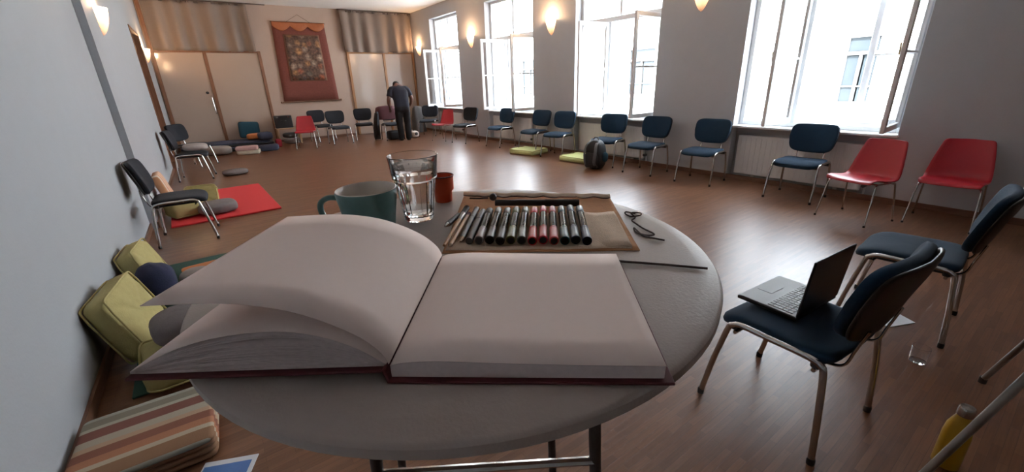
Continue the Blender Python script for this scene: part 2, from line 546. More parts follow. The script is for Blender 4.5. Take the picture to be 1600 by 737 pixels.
    def prism(s, poly, z0, z1, T=None):
        n = len(poly)
        vs = [(x, y, z0) for x, y in poly] + [(x, y, z1) for x, y in poly]
        fs = [tuple(range(n))[::-1], tuple(range(n, 2 * n))] + [(i, (i + 1) % n, n + (i + 1) % n, n + i) for i in range(n)]
        return s.add(vs, fs, T)
    def mesh(s, name, m, smooth=True, ang=40):
        me = bpy.data.meshes.new(name)
        me.from_pydata(s.v, [], s.f)
        if m:
            me.materials.append(m)
        me.update()
        if smooth:
            me.polygons.foreach_set('use_smooth', [True] * len(me.polygons))
            me.set_sharp_from_angle(angle=R(ang))
        return me
    def build(s, name, m, parent=None, smooth=True, ang=40, solid=0.0, sub=0, label=None, off=-1):
        o = bpy.data.objects.new(name, s.mesh(name, m, smooth, ang))
        col.objects.link(o)
        if parent:
            o.parent = parent
        if sub:
            q = o.modifiers.new('subdivision', 'SUBSURF')
            q.levels = q.render_levels = sub
        if solid:
            q = o.modifiers.new('solidify', 'SOLIDIFY')
            q.thickness = solid
            q.offset = off
        if label:
            o['label'] = label
        return o

def tag(o, label=None, cat=None, group=None, kind=None):
    if label:
        o['label'] = label
    if cat:
        o['category'] = cat
    if group:
        o['group'] = group
    if kind:
        o['kind'] = kind
    return o

def thing(name, label, cat, loc=(0, 0, 0), rz=0.0, group=None):
    o = bpy.data.objects.new(name, None)
    o.empty_display_size = 0.1
    col.objects.link(o)
    o.location = loc
    o.rotation_euler = (0, 0, rz)
    return tag(o, label, cat, group)

def struct(name, mb, m, parent=None, smooth=False):
    o = mb.build(name, m, parent, smooth=smooth)
    if parent is None:
        o['kind'] = 'structure'
    return o

def copy_tree(o, parent=None):
    c = o.copy()
    col.objects.link(c)
    if parent:
        c.parent = parent
    for ch in list(o.children):
        copy_tree(ch, c)
    return c

def place(o, loc, rot=(0, 0, 0)):
    o.location = loc
    o.rotation_euler = rot
    return o

# ------------------------------------------------------------------ room dimensions
XL, XL2, YS = -0.785, -0.718, 6.30          # left wall, its thicker far stretch, where that starts
XR, YB, YF, ZC = 6.33, 14.51, -4.6, 3.70
XO = 6.82                                    # outer face of the window wall
WIN = [(1.38, 3.26), (4.67, 6.63), (7.97, 9.91), (11.35, 13.09)]
ZS, ZT = 0.79, 3.36
DY0, DY1, DZ = 10.95, 12.62, 2.70

# ------------------------------------------------------------------ setting
struct('floor', MB().box((2.9, 5.0, -0.05), (8.6, 20.0, 0.1)), M['parquet'])
struct('ceiling', MB().box((2.9, 5.0, ZC + 0.1), (8.6, 20.0, 0.2)), M['ceiling'])
struct('wall_back', MB().box((2.9, YB + 0.15, 1.9), (8.6, 0.3, 3.9)), M['plaster_warm'])
struct('wall_front', MB().box((2.9, YF - 0.15, 1.9), (8.6, 0.3, 3.9)), M['plaster'])
mb = MB()
mb.box(((XL - 1.3) / 2, (YF - 0.2 + YS) / 2, 1.9), (1.3 + XL, YS - YF + 0.2, 3.9))
mb.box(((XL2 - 1.3) / 2, (YS + DY0) / 2, 1.9), (1.3 + XL2, DY0 - YS, 3.9))
mb.box(((XL2 - 1.3) / 2, (DY1 + YB + .1) / 2, 1.9), (1.3 + XL2, YB + .1 - DY1, 3.9))
mb.box(((XL2 - 1.3) / 2, (DY0 + DY1) / 2, (DZ + 3.85) / 2), (1.3 + XL2, DY1 - DY0, 3.85 - DZ))
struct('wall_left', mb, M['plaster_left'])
# window wall: piers, parapets with radiator niches, lintels
mb = MB()
ys = [YF - 0.2] + [q for p_ in WIN for q in p_] + [YB + 0.1]
for i in range(0, len(ys), 2):
    mb.box(((XR + XO) / 2, (ys[i] + ys[i + 1]) / 2, 1.9), (XO - XR, ys[i + 1] - ys[i], 3.9))
for y0, y1 in WIN:
    mb.box(((XR + 0.14 + XO) / 2, (y0 + y1) / 2, 0.375), (XO - XR - 0.14, y1 - y0, 0.85 - 0.1))
    mb.box(((XR + XO) / 2, (y0 + y1) / 2, (ZT + 3.85) / 2), (XO - XR, y1 - y0, 3.85 - ZT))
struct('wall_right', mb, M['plaster'])
# baseboards
struct('baseboard_left', MB().box((XL + .008, (YF + YS) / 2, 0.035), (0.016, YS - YF, 0.07)).box((XL2 + .008, (YS + DY0) / 2, 0.035), (0.016, DY0 - YS, 0.07))
       .box((XL2 + .008, (DY1 + YB) / 2, 0.035), (0.016, YB - DY1, 0.07)), M['base_wood'])
mb = MB()
for i in range(0, len(ys), 2):
    mb.box((XR - .008, (ys[i] + ys[i + 1]) / 2, 0.035), (0.016, ys[i + 1] - ys[i], 0.07))
for y0, y1 in WIN:
    mb.box((XR + .006, (y0 + y1) / 2, 0.035), (0.012, y1 - y0, 0.07))
struct('baseboard_right', mb, M['base_wood'])
struct('baseboard_back', MB().box((2.9, YB - .008, 0.035), (2.26, 0.016, 0.07)), M['base_wood'])

# door in the left wall: brown lining, panelled leaf, closer
door = MB().box((XL2 - .17, DY1 - .02, DZ / 2), (.36, .04, DZ)).box((XL2 - .17, DY0 + .02, DZ / 2), (.36, .04, DZ)).box((XL2 - .17, (DY0 + DY1) / 2, DZ - .02), (.36, DY1 - DY0 - .08, .04)).build('door_1', M['door_wood'], smooth=False)
door['kind'] = 'structure'
for k in range(2):
    yc = DY0 + .04 + (DY1 - DY0 - .08) * (.25 + .5 * k)
    lf = MB().box((XL2 - .32, yc, (DZ - .05) / 2), (.04, (DY1 - DY0 - .08) / 2 - .006, DZ - .06), bev=.004).build('door_leaf', M['brown_wood'], door, smooth=False)
    for zc, hh in ((.6, .8), (1.75, 1.3)):
        MB().box((XL2 - .298, yc, zc), (.012, .52, hh), bev=.005).build('panel', M['brown_wood'], lf, smooth=False)
MB().box((XL2 - .27, DY0 + 1.0, 2.42), (.07, .26, .06), bev=.008).tube([(XL2 - .23, DY0 + 1.0, 2.42), (XL2 - .10, DY0 + 1.2, 2.44), (XL2 - .2, DY0 + 1.45, 2.46)], .01).build('door_closer', M['black_plastic'], door)

# glossy double doors with orange wood posts on the back wall, curtains above
def wall_doors(name, posts, handle_x, ztop=2.47, wd='frame_wood', tall=False):
    root = bpy.data.objects.new(name, None)
    col.objects.link(root)
    root['kind'] = 'structure'
    root.location = (0, YB, 0)
    for x in posts:
        zt_ = ZC if tall and x == posts[0] else ztop
        MB().box((x, -.03, zt_ / 2), (.075, .06, zt_), bev=.004).build('post', M[wd], root, smooth=False)
    MB().box(((posts[0] + posts[-1]) / 2, -.031, ztop + .02), (posts[-1] - posts[0] + .075, .062, .045), bev=.004).build('head_rail', M[wd], root, smooth=False)
    for a, b_ in zip(posts, posts[1:]):
        lf = MB().box(((a + b_) / 2, -.018, ztop / 2 + .01), (b_ - a - .08, .03, ztop - .03), bev=.003).build('door_leaf', M['laminate'], root, smooth=False)
        if handle_x and a < handle_x < b_:
            MB().tube(catmull([(handle_x + .04, -.035, 1.38), (handle_x + .04, -.075, 1.36), (handle_x + .045, -.08, 1.15), (handle_x + .05, -.075, .95), (handle_x + .05, -.035, .93)], 5), .012).build('handle', M['chrome'], lf)
            MB().lathe([(0, 0), (.035, 0), (.035, .02), (.02, .035), (0, .035)], 16, Matrix.Translation((handle_x - .03, -.033, 1.47)) @ Euler((R(90), 0, 0)).to_matrix().to_4x4()).build('lock', M['black_plastic'], lf)
    return root
wall_doors('door_2', [-.655, .43, 1.70], .30, wd='door_wood', tall=True)
wall_doors('door_3', [4.13, 5.27, 6.28], None)

def curtain(name, label, x0, x1, z0, z1, y, seed, rod0, rod1):
    t = thing(name, label, 'curtain', ((x0 + x1) / 2, y, z1))
    hw = (x1 - x0) / 2
    rnd = random.Random(seed)
    ph = [rnd.uniform(0, 6.28) for _ in range(4)]
    rows = []
    for j in range(15):
        v = j / 14
        row = []
        for i in range(161):
            u = i / 160
            x = -hw + 2 * hw * u
            f = math.sin(u * hw * 2 * 16 + ph[0] + .8 * math.sin(u * 9 + ph[1])) * (.034 + .036 * v) + .035 * math.sin(u * hw * 2 * 6.3 + ph[2]) * (.3 + .7 * v)
            row.append((x + .012 * v * math.sin(u * 30 + ph[3]), f, -(z1 - z0) * v - .012 * math.sin(u * 5 + ph[1]) * v))
        rows.append(row)
    MB().grid(rows).build('cloth', M['curtain'], t, solid=.004, ang=80)
    MB().tube([(rod0 - (x0 + x1) / 2, 0, .018), (rod1 - (x0 + x1) / 2, 0, .018)], .016).build('rod', M['rod'], t)
    n = int((x1 - x0) / .16)
    for i in range(n):
        MB().box((-hw + .06 + i * (2 * hw - .1) / (n - 1), 0, -.012), (.075, .055, .055), bev=.004).build('tab', M['rod'], t, smooth=False)
    return t
curtain('curtain', 'grey beige curtain over the doors by the left wall', -.60, 1.62, 2.50, 3.655, YB - .12, 3, -.60, 2.08)
curtain('curtain', 'grey beige curtain over the panels beside the window corner', 4.03, 6.28, 2.50, 3.655, YB - .12, 5, 3.98, 6.30)

# ------------------------------------------------------------------ windows
XF, XE = 6.53, 6.74
def sash(parent, name, ww, hh, glaze, mirror=1, loc=(0, 0, 0), rz=0.0):
    """casement leaf: local x along the width from the hinge, z up; a part of the window with its pane and bar as sub-parts"""
    st = .066
    mb = MB()
    for x in (st / 2, ww - st / 2):
        mb.box((x, 0, hh / 2), (st, .042, hh), bev=.006)
    for z in (st / 2, hh - st / 2):
        mb.box((ww / 2, 0, z), (ww - 2 * st, .042, st), bev=.006)
    f = mb.build(name, M['win_paint'], parent, smooth=False)
    place(f, loc, (0, 0, rz))
    MB().box((ww / 2, 0, glaze), (ww - 2 * st, .03, .024), bev=.004).build('glazing_bar', M['win_paint'], f, smooth=False)
    MB().box((ww / 2, 0, hh / 2), (ww - 2 * st + .01, .004, hh - 2 * st + .01)).build('pane', M['glass_pane'], f, smooth=False)
    MB().tube([(ww - .03, -.03, hh * .48), (ww - .03, -.035, hh * .55)], .008).build('handle', M['brass'], f)
    return f

for n, (y0, y1) in enumerate(WIN):
    root = bpy.data.objects.new('window_%d' % (n + 1), None)
    col.objects.link(root)
    root['kind'] = 'structure'
    yc = (y0 + y1) / 2
    root.location = (0, yc, ZS)
    hw = (y1 - y0) / 2
    H = ZT - ZS
    zt = 2.50 - ZS
    ym = .24                                             # the lower post stands off the middle
    for xf, nm in ((XF, 'inner_frame'), (XE, 'outer_frame')):
        mb = MB()
        for sy in (-1, 1):
            mb.box((xf, sy * (hw - .03), H / 2), (.07, .06, H), bev=.005)
        mb.box((xf, 0, H - .03), (.07, 2 * hw - .12, .06), bev=.005)
        mb.box((xf, 0, .03), (.07, 2 * hw - .12, .06), bev=.005)
        mb.box((xf, 0, zt), (.085, 2 * hw - .12, .085), bev=.008)
        mb.box((xf, 0, (zt + H) / 2), (.06, .055, H - zt - .1), bev=.005)
        if xf == XF:
            mb.box((xf, ym, zt / 2 + .01), (.065, .065, zt - .09), bev=.005)
        mb.build(nm, M['win_paint'], root, smooth=False)
        for sy in (-1, 1):
            MB().box((xf, sy * (hw - .03) / 2, (zt + H) / 2), (.004, hw - .08, H - zt - .08)).build('upper_pane', M['glass_pane'], root, smooth=False)
    MB().box(((XR - .05 + XF) / 2, 0, -.015), (XF - XR + .03, 2 * hw + .02, .03), bev=.006).build('sill', M['win_paint'], root, smooth=False)
    mb = MB()                                            # boarded lining between the two frames
    for sy in (-1, 1):
        mb.box(((XF + XE) / 2, sy * (hw - .008), H / 2), (XE - XF - .07, .016, H))
    mb.box(((XF + XE) / 2, 0, .008), (XE - XF - .07, 2 * hw - .04, .016))
    mb.build('box_lining', M['win_paint'], root, smooth=False)
    sh = zt - .105
    # inner sashes stand open into the room
    sash(root, 'inner_sash', .735, sh, sh * .50, loc=(XF - .04, ym + .03, .062), rz=R((180, 178, 176, 180)[n]))
    sash(root, 'inner_sash', .735, sh, sh * .50, loc=(XF - .04, -hw + .065, .062), rz=R((184, 182, 180, 180)[n]))
    # outer sashes open towards the courtyard
    sash(root, 'outer_sash', .62, sh, sh * .50, loc=(XE + .04, hw - .1, .062), rz=R((12, 8, 6, 10)[n]))
    sash(root, 'outer_sash', .52, sh, sh * .50, loc=(XE + .01, -hw + .06, .062), rz=R((89, 20, 24, 30)[n]))

# radiators in the niches, each with valve and pipe
def radiator(yc, L_, lab):
    t = thing('radiator', lab, 'radiator', (XR + .075, yc, 0))
    b_ = MB().box((0, 0, .37), (.05, L_, .56), bev=.008).build('panel', M['radiator'], t, smooth=False)
    mb = MB()
    n = int(L_ / .07)
    for i in range(n):
        mb.box((-.027, -L_ / 2 + .04 + i * (L_ - .08) / (n - 1), .37), (.006, .03, .50), bev=.002)
    mb.build('rib', M['radiator'], b_, smooth=False)['kind'] = 'stuff'
    MB().tube([(0, -L_ / 2 - .05, .0), (0, -L_ / 2 - .05, .16), (0, -L_ / 2, .16)], .011).build('pipe', M['radiator'], t)
    MB().lathe([(0, -.03), (.022, -.03), (.025, .0), (.022, .05), (0, .055)], 12, Matrix.Translation((-.03, -L_ / 2 - .05, .17)) @ Euler((0, R(-90), 0)).to_matrix().to_4x4()).build('valve', M['pack_grey'], t)
    MB().box((.03, -L_ / 3, .3), (.02, .04, .6)).box((.03, L_ / 3, .3), (.02, .04, .6)).build('bracket', M['radiator'], t, smooth=False)
radiator(2.40, 1.56, 'white panel radiator under the nearest window, behind the red shell chair')
radiator(5.68, 1.66, 'white panel radiator under the second nearest window, behind the backpack')
radiator(8.98, 1.66, 'white panel radiator under the second window from the far corner')
radiator(12.26, 1.50, 'white panel radiator under the farthest window, next to the corner')

# courtyard: ground and the pale house opposite
struct('ground', MB().box((14, 10, -4.1), (16, 60, .2)), M['courtyard'])
bld = thing('courtyard_building', 'sunlit pale house across the courtyard seen through the open windows', 'building', (14, 12, -4))
XFc = 0.0
WY = [(4.20, .78, .63, 2.33), (11.05, 1.27, .80, 2.54), (18.0, 1.25, .75, 2.5), (25.6, 1.7, .35, 3.4), (-2.6, .9, .65, 2.4)]
mb = MB()
edges = sorted((yc - 12 - ww / 2, yc - 12 + ww / 2, z0 + 4, z1 + 4) for yc, ww, z0, z1 in WY)
prev = -24
for a, b_, z0, z1 in edges:
    mb.box((.2, (prev + a) / 2, 4.0), (.4, a - prev, 8.0))
    mb.box((.2, (a + b_) / 2, z0 / 2), (.4, b_ - a, z0))
    mb.box((.2, (a + b_) / 2, (z1 + 8) / 2), (.4, b_ - a, 8 - z1))
    prev = b_
mb.box((.2, (prev + 26) / 2, 4.0), (.4, 26 - prev, 8.0))
mb.build('wall', M['facade'], bld, smooth=False)
MB().box((1.2, 1, 4), (.1, 50, 8)).build('inner_wall', M['far_glass'], bld, smooth=False)
for yc, ww, z0, z1 in WY:
    y = yc - 12
    a, b_, z0, z1 = y - ww / 2, y + ww / 2, z0 + 4, z1 + 4
    zt = z0 + (z1 - z0) * .74
    f = MB()
    for q in (a + .035, b_ - .035):
        f.box((.08, q, (z0 + z1) / 2), (.09, .07, z1 - z0))
    f.box((.08, y, z0 + .035), (.09, ww - .14, .07)).box((.08, y, z1 - .035), (.09, ww - .14, .07)).box((.08, y, zt), (.1, ww - .14, .08)).box((.08, y + .02, (z0 + zt) / 2), (.08, .06, zt - z0 - .1))
    f.box((.08, y, z0 + (zt - z0) * .36), (.05, ww - .14, .03))
    fo = f.build('window_frame', M['far_frame'], bld, smooth=False)
    MB().box((.10, y, (zt + z1) / 2), (.01, ww - .14, z1 - zt - .1)).build('pane', M['far_glass'], fo, smooth=False)
    MB().box((.10, (a + y) / 2, (z0 + zt) / 2), (.01, ww / 2 - .1, zt - z0 - .12)).build('pane', M['far_glass'], fo, smooth=False)
    MB().box((.10, (b_ + y) / 2, (z0 + zt) / 2), (.01, ww / 2 - .1, zt - z0 - .12)).build('pane', M['far_glass'], fo, smooth=False)
    MB().box((-.04, y, z0 - .04), (.14, ww + .1, .05)).build('sill', M['facade'], bld, smooth=False)

# ------------------------------------------------------------------ wall lamps
def lamp_proto():
    t = thing('wall_lamp', '', 'lamp')
    rows = []
    prof = [(-.17, .004), (-.15, .030), (-.11, .058), (-.05, .088), (.02, .110), (.08, .122), (.115, .128)]
    for z, r_ in prof:
        row = []
        for i in range(17):
            a = PI * i / 16
            flare = 1 + (.10 * abs(math.cos(a)) ** 3 if z > .05 else 0)
            row.append((r_ * math.cos(a) * flare, -r_ * .85 * math.sin(a), z))
        rows.append(row)
    MB().grid(rows).build('lamp_shade', M['shade'], t, solid=.006, ang=70)
    MB().box((0, -.008, -.02), (.10, .016, .14), bev=.004).build('back_plate', M['radiator'], t, smooth=False)
    MB().sell((.04, .04, .07), 1, 1, 12, 8, Matrix.Translation((0, -.055, .05))).build('bulb', M['shade'], t)
    return t
lamps = [((XR, 13.98, 2.55), -90, 'glowing wall lamp in the far corner beside the curtain'),
         ((XR, 10.62, 2.55), -90, 'glowing wall lamp between the two farthest windows'),
         ((XR, 7.34, 2.55), -90, 'glowing wall lamp between the two middle windows'),
         ((XR, 3.98, 2.55), -90, 'dim wall lamp cut by the top edge, between the two nearest windows'),
         ((XL2, 7.15, 2.33), 90, 'large bright wall lamp on the left wall, nearest the camera'),
         ((XL2, 13.10, 2.33), 90, 'glowing wall lamp beyond the brown door on the left wall')]
lp = lamp_proto()
for i, (loc, rz, lab) in enumerate(lamps):
    o = lp if i == 0 else copy_tree(lp)
    place(o, loc, (0, 0, R(rz)))
    tag(o, lab, 'lamp', 'plaster wall lamps')
    ld = bpy.data.lights.new('bulb_light', 'POINT')
    ld.energy = 20 if i != 3 else 6
    ld.color = (1.0, 0.62, 0.34)
    ld.shadow_soft_size = .03
    lo = bpy.data.objects.new('bulb_light', ld)
    col.objects.link(lo)
    lo.parent = o
    lo.location = (0, -.06, .14)

# ------------------------------------------------------------------ chairs
def iso_chair(fabric, name='visitor_chair'):
    """stacking visitor chair, front towards +Y"""
    t = thing(name, '', 'chair')
    # seat: upholstered pad with rounded corners and a waterfall front
    T = Matrix.Translation((0, .018, .453))
    rows = MB()
    vs_rows = []
    mb = MB().sell((.478, .475, .082), .55, .32, 36, 12, T)
    mb.v = [(x, y, z - (.030 * max(0, (y - .10) / .155) ** 2) - .012 * (1 - (x / .24) ** 2) * (1 if z > .453 else 0)) for x, y, z in mb.v]
    seat = mb.build('seat', fabric, t, ang=60)
    MB().box((0, -.01, .409), (.36, .34, .014), bev=.006).build('seat_board', M['black_plastic'], seat, smooth=False)
    # backrest: upholstered front, plastic rear shell, leaning back
    def back(th, yo, sx, sz):
        q = MB().sell((.46 * sx, th, .335 * sz), .30, .42, 36, 16)
        # build as a pad standing up: swap so the broad face looks along Y
        out = []
        n = MB()
        nu, nv = 36, 14
        vs = []
        for j in range(nv + 1):
            b_ = -PI / 2 + PI * j / nv
            for i in range(nu):
                a = 2 * PI * i / nu
                cb = spow(math.cos(b_), .5)
                vs.append((cb * spow(math.cos(a), .42) * .258 * sx, spow(math.sin(b_), .5) * th / 2, cb * spow(math.sin(a), .42) * .176 * sz))
        fs = [(j * nu + i, j * nu + (i + 1) % nu, (j + 1) * nu + (i + 1) % nu, (j + 1) * nu + i) for j in range(nv) for i in range(nu)]
        RX = Euler((R(16), 0, 0)).to_matrix()
        for x, y, z in vs:
            wv = 1 - .10 * max(0, -z / .168)
            x = x * wv
            y = y + yo + .034 * (x / .23) ** 2
            p_ = RX @ Vector((x, y, z)) + Vector((0, -.272, .708))
            out.append(tuple(p_))
        n.add(out, fs)
        return n
    bk = back(.058, .006, 1, 1).build('backrest', fabric, t, ang=60)
    back(.024, -.028, .99, .99).build('back_shell', M['black_plastic'], bk, ang=60)
    for sx in (-1, 1):
        x0, x1 = .262 * sx, .248 * sx
        fr = catmull([(x0, .258, .012), (x0 * .99, .222, .22), (x1, .184, .405), (x1, .165, .437), (x1, .12, .452), (x1, .0, .452)], 5)
        rr = catmull([(x0, -.245, .012), (x0 * .99, -.228, .22), (x1, -.205, .405), (x1, -.19, .437), (x1, -.145, .452), (x1, .0, .452)], 5)
        for path, end in ((fr, (x0, .258, 0)), (rr, (x0, -.245, 0))):
            lg = MB().tube(path, .0132, 10, flat=1.0).build('leg', M['chrome'], t, ang=80)
            MB().lathe([(0, 0), (.015, 0), (.0158, .018), (.0138, .03), (0, .03)], 10, Matrix.Translation(end)).build('foot_cap', M['black_plastic'], lg)
        for yy in (.17, -.17):
            MB().box((.222 * sx, yy, .425), (.05, .035, .028), bev=.006).build('connector', M['black_plastic'], t, smooth=False)
        MB().tube(catmull([(.15 * sx, -.06, .405), (.15 * sx, -.18, .405), (.15 * sx, -.232, .43), (.15 * sx, -.25, .50), (.15 * sx, -.275, .60)], 5), .010, 8, flat=.55).build('back_bracket', M['chrome'], t, ang=80)
    for yy in (-.17, .15):
        MB().tube([(-.25, yy, .406), (.25, yy, .406)], .009).build('crossbar', M['chrome'], t)
    return t

def shell_chair():
    """one-piece red plastic shell on four thin legs, front towards +Y"""
    t = thing('shell_chair', '', 'chair')
    prof = catmull([(.235, .418), (.215, .436), (.13, .442), (.0, .430), (-.11, .426), (-.175, .445), (-.207, .50), (-.228, .58), (-.255, .68), (-.285, .79), (-.292, .812)], 4)
    wid = [.205, .222, .232, .236, .238, .242, .238, .226, .208, .182, .150]
    rows = []
    n = len(prof)
    for i, p_ in enumerate(prof):
        f = i / (n - 1) * (len(wid) - 1)
        k = min(int(f), len(wid) - 2)
        hwid = wid[k] + (wid[k + 1] - wid[k]) * (f - k)
        row = []
        for j in range(17):
            u = -1 + j / 8
            seat_part = max(0, 1 - i / (n * .5))
            up = .022 * abs(u) ** 3 * seat_part * (1 if i > 3 else .4)
            fwdc = .035 * abs(u) ** 2.2 * (1 - seat_part)
            row.append((u * hwid, p_[0] + fwdc, p_[1] + up))
        rows.append(row)
    MB().grid(rows).build('shell', M['red_shell'], t, solid=.008, ang=70)
    for sx in (-1, 1):
        for path in ([(.20 * sx, .12, .41), (.215 * sx, .155, .40), (.222 * sx, .17, .375), (.245 * sx, .235, .01)],
                     [(.20 * sx, -.10, .41), (.215 * sx, -.135, .40), (.222 * sx, -.15, .375), (.245 * sx, -.225, .01)]):
            lg = MB().tube(catmull(path, 4), .0085, 8).build('leg', M['chrome'], t, ang=80)
            MB().lathe([(0, 0), (.011, 0), (.0115, .02), (0, .022)], 8, Matrix.Translation((path[-1][0], path[-1][1], 0))).build('foot_cap', M['black_plastic'], lg)
        MB().tube([(.20 * sx, .12, .41), (.20 * sx, -.10, .41)], .0085).build('side_rail', M['chrome'], t)
    for yy in (.09, -.08):
        MB().tube([(-.2, yy, .408), (.2, yy, .408)], .0085).build('crossbar', M['chrome'], t)
    return t

ISO_N, ISO_C, RED = iso_chair(M['navy']), iso_chair(M['charcoal']), shell_chair()
used = set()
def put_chair(kind, x, y, deg, label, group):
    src = {'n': ISO_N, 'c': ISO_C, 'r': RED}[kind]
    o = src if kind not in used else copy_tree(src)
    used.add(kind)
    place(o, (x, y, 0), (0, 0, R(deg)))
    tag(o, label, 'chair', group)
    return o
GW, GB, GL, GT = 'chairs along the window wall', 'chairs along the back wall', 'chairs along the left wall', 'chairs beside the table'
for a in [
    ('c', 5.66, 12.36, 138, 'dark grey seated chair under the farthest window, left of the small red chair', GW),
    ('r', 5.44, 10.93, 112, 'small red shell chair below the farthest window, facing across the room', GW),
    ('c', 5.63, 10.05, 104, 'black chair by the pier just right of the small red shell chair', GW),
    ('n', 5.88, 8.74, 96, 'blue seated chair partly hidden by the open sash of the second window from the corner', GW),
    ('n', 5.90, 7.42, 98, 'blue chair on the middle pier with a pale cushion at its front leg', GW),
    ('n', 5.88, 6.61, 104, 'blue chair overlapped by the open left sash, just left of the backpack', GW),
    ('n', 5.88, 5.28, 105, 'blue chair right behind the black backpack', GW),
    ('n', 5.83, 4.37, 95, 'blue chair standing just right of the backpack, before the window edge', GW),
    ('n', 5.87, 3.41, 97, 'dark blue chair alone on the bare pier before the nearest window', GW),
    ('n', 5.90, 2.13, 92, 'blue chair centred under the nearest window, left of the two red chairs', GW),
    ('r', 5.45, 1.37, 76, 'red shell chair under the right end of the nearest window, left of the other', GW),
    ('r', 5.88, 0.77, 92, 'dark red shell chair against bare wall, rightmost red chair', GW),
    ('n', 3.36, 0.50, 4, 'large blue chair at the right edge, empty, with a glass at its leg', GT),
    ('n', 1.97, 0.58, -4, 'near blue chair holding the open laptop beside the round table', GT),
    ('r', 2.12, 12.34, 162, 'bright red shell chair on the back wall beside the black case', GB),
    ('c', 2.83, 13.70, 196, 'black chair half hidden behind the bright red shell chair', GB),
    ('c', 3.06, 12.66, 182, 'black chair under the hanging scroll, right of the bright red chair', GB),
    ('c', 3.87, 13.0, 164, 'black chair in front of the orange post, left of the person', GB),
    ('c', 4.46, 12.30, 176, 'black chair with a jacket over its back, behind the person', GB),
    ('c', -.40, 5.63, -92, 'black chair nearest on the left wall, over the yellow cushions', GL),
    ('c', -.31, 9.64, -96, 'black chair by the left wall with a taupe cushion on its seat', GL),
    ('c', -.30, 11.30, -124, 'farthest black chair on the left, angled in front of the brown door', GL)]:
    put_chair(*a)

# tripod stand at the right edge (legs only in view)
t = thing('tripod_stand', 'grey metal tripod stand whose slanting legs cross the bottom right corner', 'stand', (2.2, -.35, 0))
AP = Vector((0, 0, 1.70))
for fx, fy, r_ in ((.69, .39, .0125), (-.32, .43, .013), (-.2, -.75, .0125)):
    lg = MB().tube([(fx, fy, .02), tuple(AP)], r_, 10).build('leg', M['steel'], t)
    MB().lathe([(0, 0), (.016, 0), (.016, .03), (0, .032)], 10, Matrix.Translation((fx, fy, 0))).build('foot_cap', M['black_plastic'], lg)
MB().lathe([(0, 1.66), (.04, 1.66), (.04, 1.76), (.02, 1.80), (0, 1.80)], 16).build('head', M['black_plastic'], t)

# ------------------------------------------------------------------ round table
TC = Vector((.2966, .5558, 1.2484))
TRAD = .376
nrm = Vector((-.0147, -.0206, 1)).normalized()
ex = Vector((1, 0, .0147)).normalized()
ey = nrm.cross(ex)
TM = Matrix(((ex.x, ey.x, nrm.x, TC.x), (ex.y, ey.y, nrm.y, TC.y), (ex.z, ey.z, nrm.z, TC.z), (0, 0, 0, 1)))
def on_table(o, u, v, h=0.0, rz=0.0, rot=None):
    o.matrix_basis = TM @ Matrix.Translation((u, v, h)) @ (Euler(rot).to_matrix().to_4x4() if rot else Matrix.Rotation(rz, 4, 'Z'))
    return o
t = thing('round_table', 'round warm grey folding table holding the sketchbook and markers', 'table', (TC.x, TC.y, 0))
top = MB().lathe([(0, 0), (.20, 0), (TRAD - .028, 0), (TRAD - .025, -.0006), (TRAD - .005, -.0036), (TRAD - .002, -.0052), (TRAD, -.0080), (TRAD, -.0185), (TRAD - .002, -.021), (TRAD - .012, -.021), (TRAD - .016, -.018), (.20, -.018), (0, -.018)], 96)
top.v = [tuple((TM @ Vector(p_)) - Vector((TC.x, TC.y, 0))) for p_ in top.v]
top.build('tabletop', M['table_top'], t, ang=35)
legs = [(.083, -.202), (-.187, -.026), (-.083, .204), (.187, .028)]
for i, (lx, ly) in enumerate(legs):
    lg = MB().tube([(lx * 1.28, ly * 1.28, .015), (lx, ly, 1.222)], .0095, 10).build('leg', M['table_leg'], t)
    MB().lathe([(0, 0), (.014, 0), (.014, .03), (0, .03)], 10, Matrix.Translation((lx * 1.28, ly * 1.28, 0))).build('foot_cap', M['black_plastic'], lg)
    k = Vector((lx, ly, 0)).normalized()
    side = Vector((-k.y, k.x, 0)) * (.055 if i in (0, 2) else -.055)
    MB().tube([(lx * 1.02, ly * 1.02, 1.08), (lx + side.x * 1.2 + k.x * .03, ly + side.y * 1.2 + k.y * .03, 1.222)], .0085, 8).build('brace', M['table_leg'], t)
for a, b_ in ((0, 1), (2, 3)):
    MB().tube([(legs[a][0] * 1.08, legs[a][1] * 1.08, .93), (legs[b_][0] * 1.08, legs[b_][1] * 1.08, .93)], .007, 8).build('stretcher', M['chrome'], t)

# ------------------------------------------------------------------ sketchbook (local: +x right page, +y along the spine away from the viewer)
ax, ay = -.208, -.225
bw = math.atan2(-.6213, .7836)
book = thing('sketchbook', 'large open blank sketchbook with a curling left page on the round table', 'book')
on_table(book, ax, ay, 0.0, bw)
BL = .2425
mb = MB().box((.128, BL / 2, .002), (.262, BL + .012, .0032), bev=.001).build('cover', M['cover'], book, smooth=False)
MB().box((-.1325, BL / 2, .0085), (.2525, BL + .012, .0032), (0, R(-2.6), 0), bev=.001).build('cover', M['cover'], book, smooth=False)
MB().box((-.0035, BL / 2, .0082), (.0035, BL + .010, .0150), (0, R(-14), 0), bev=.001).build('spine', M['cover'], book, smooth=False)
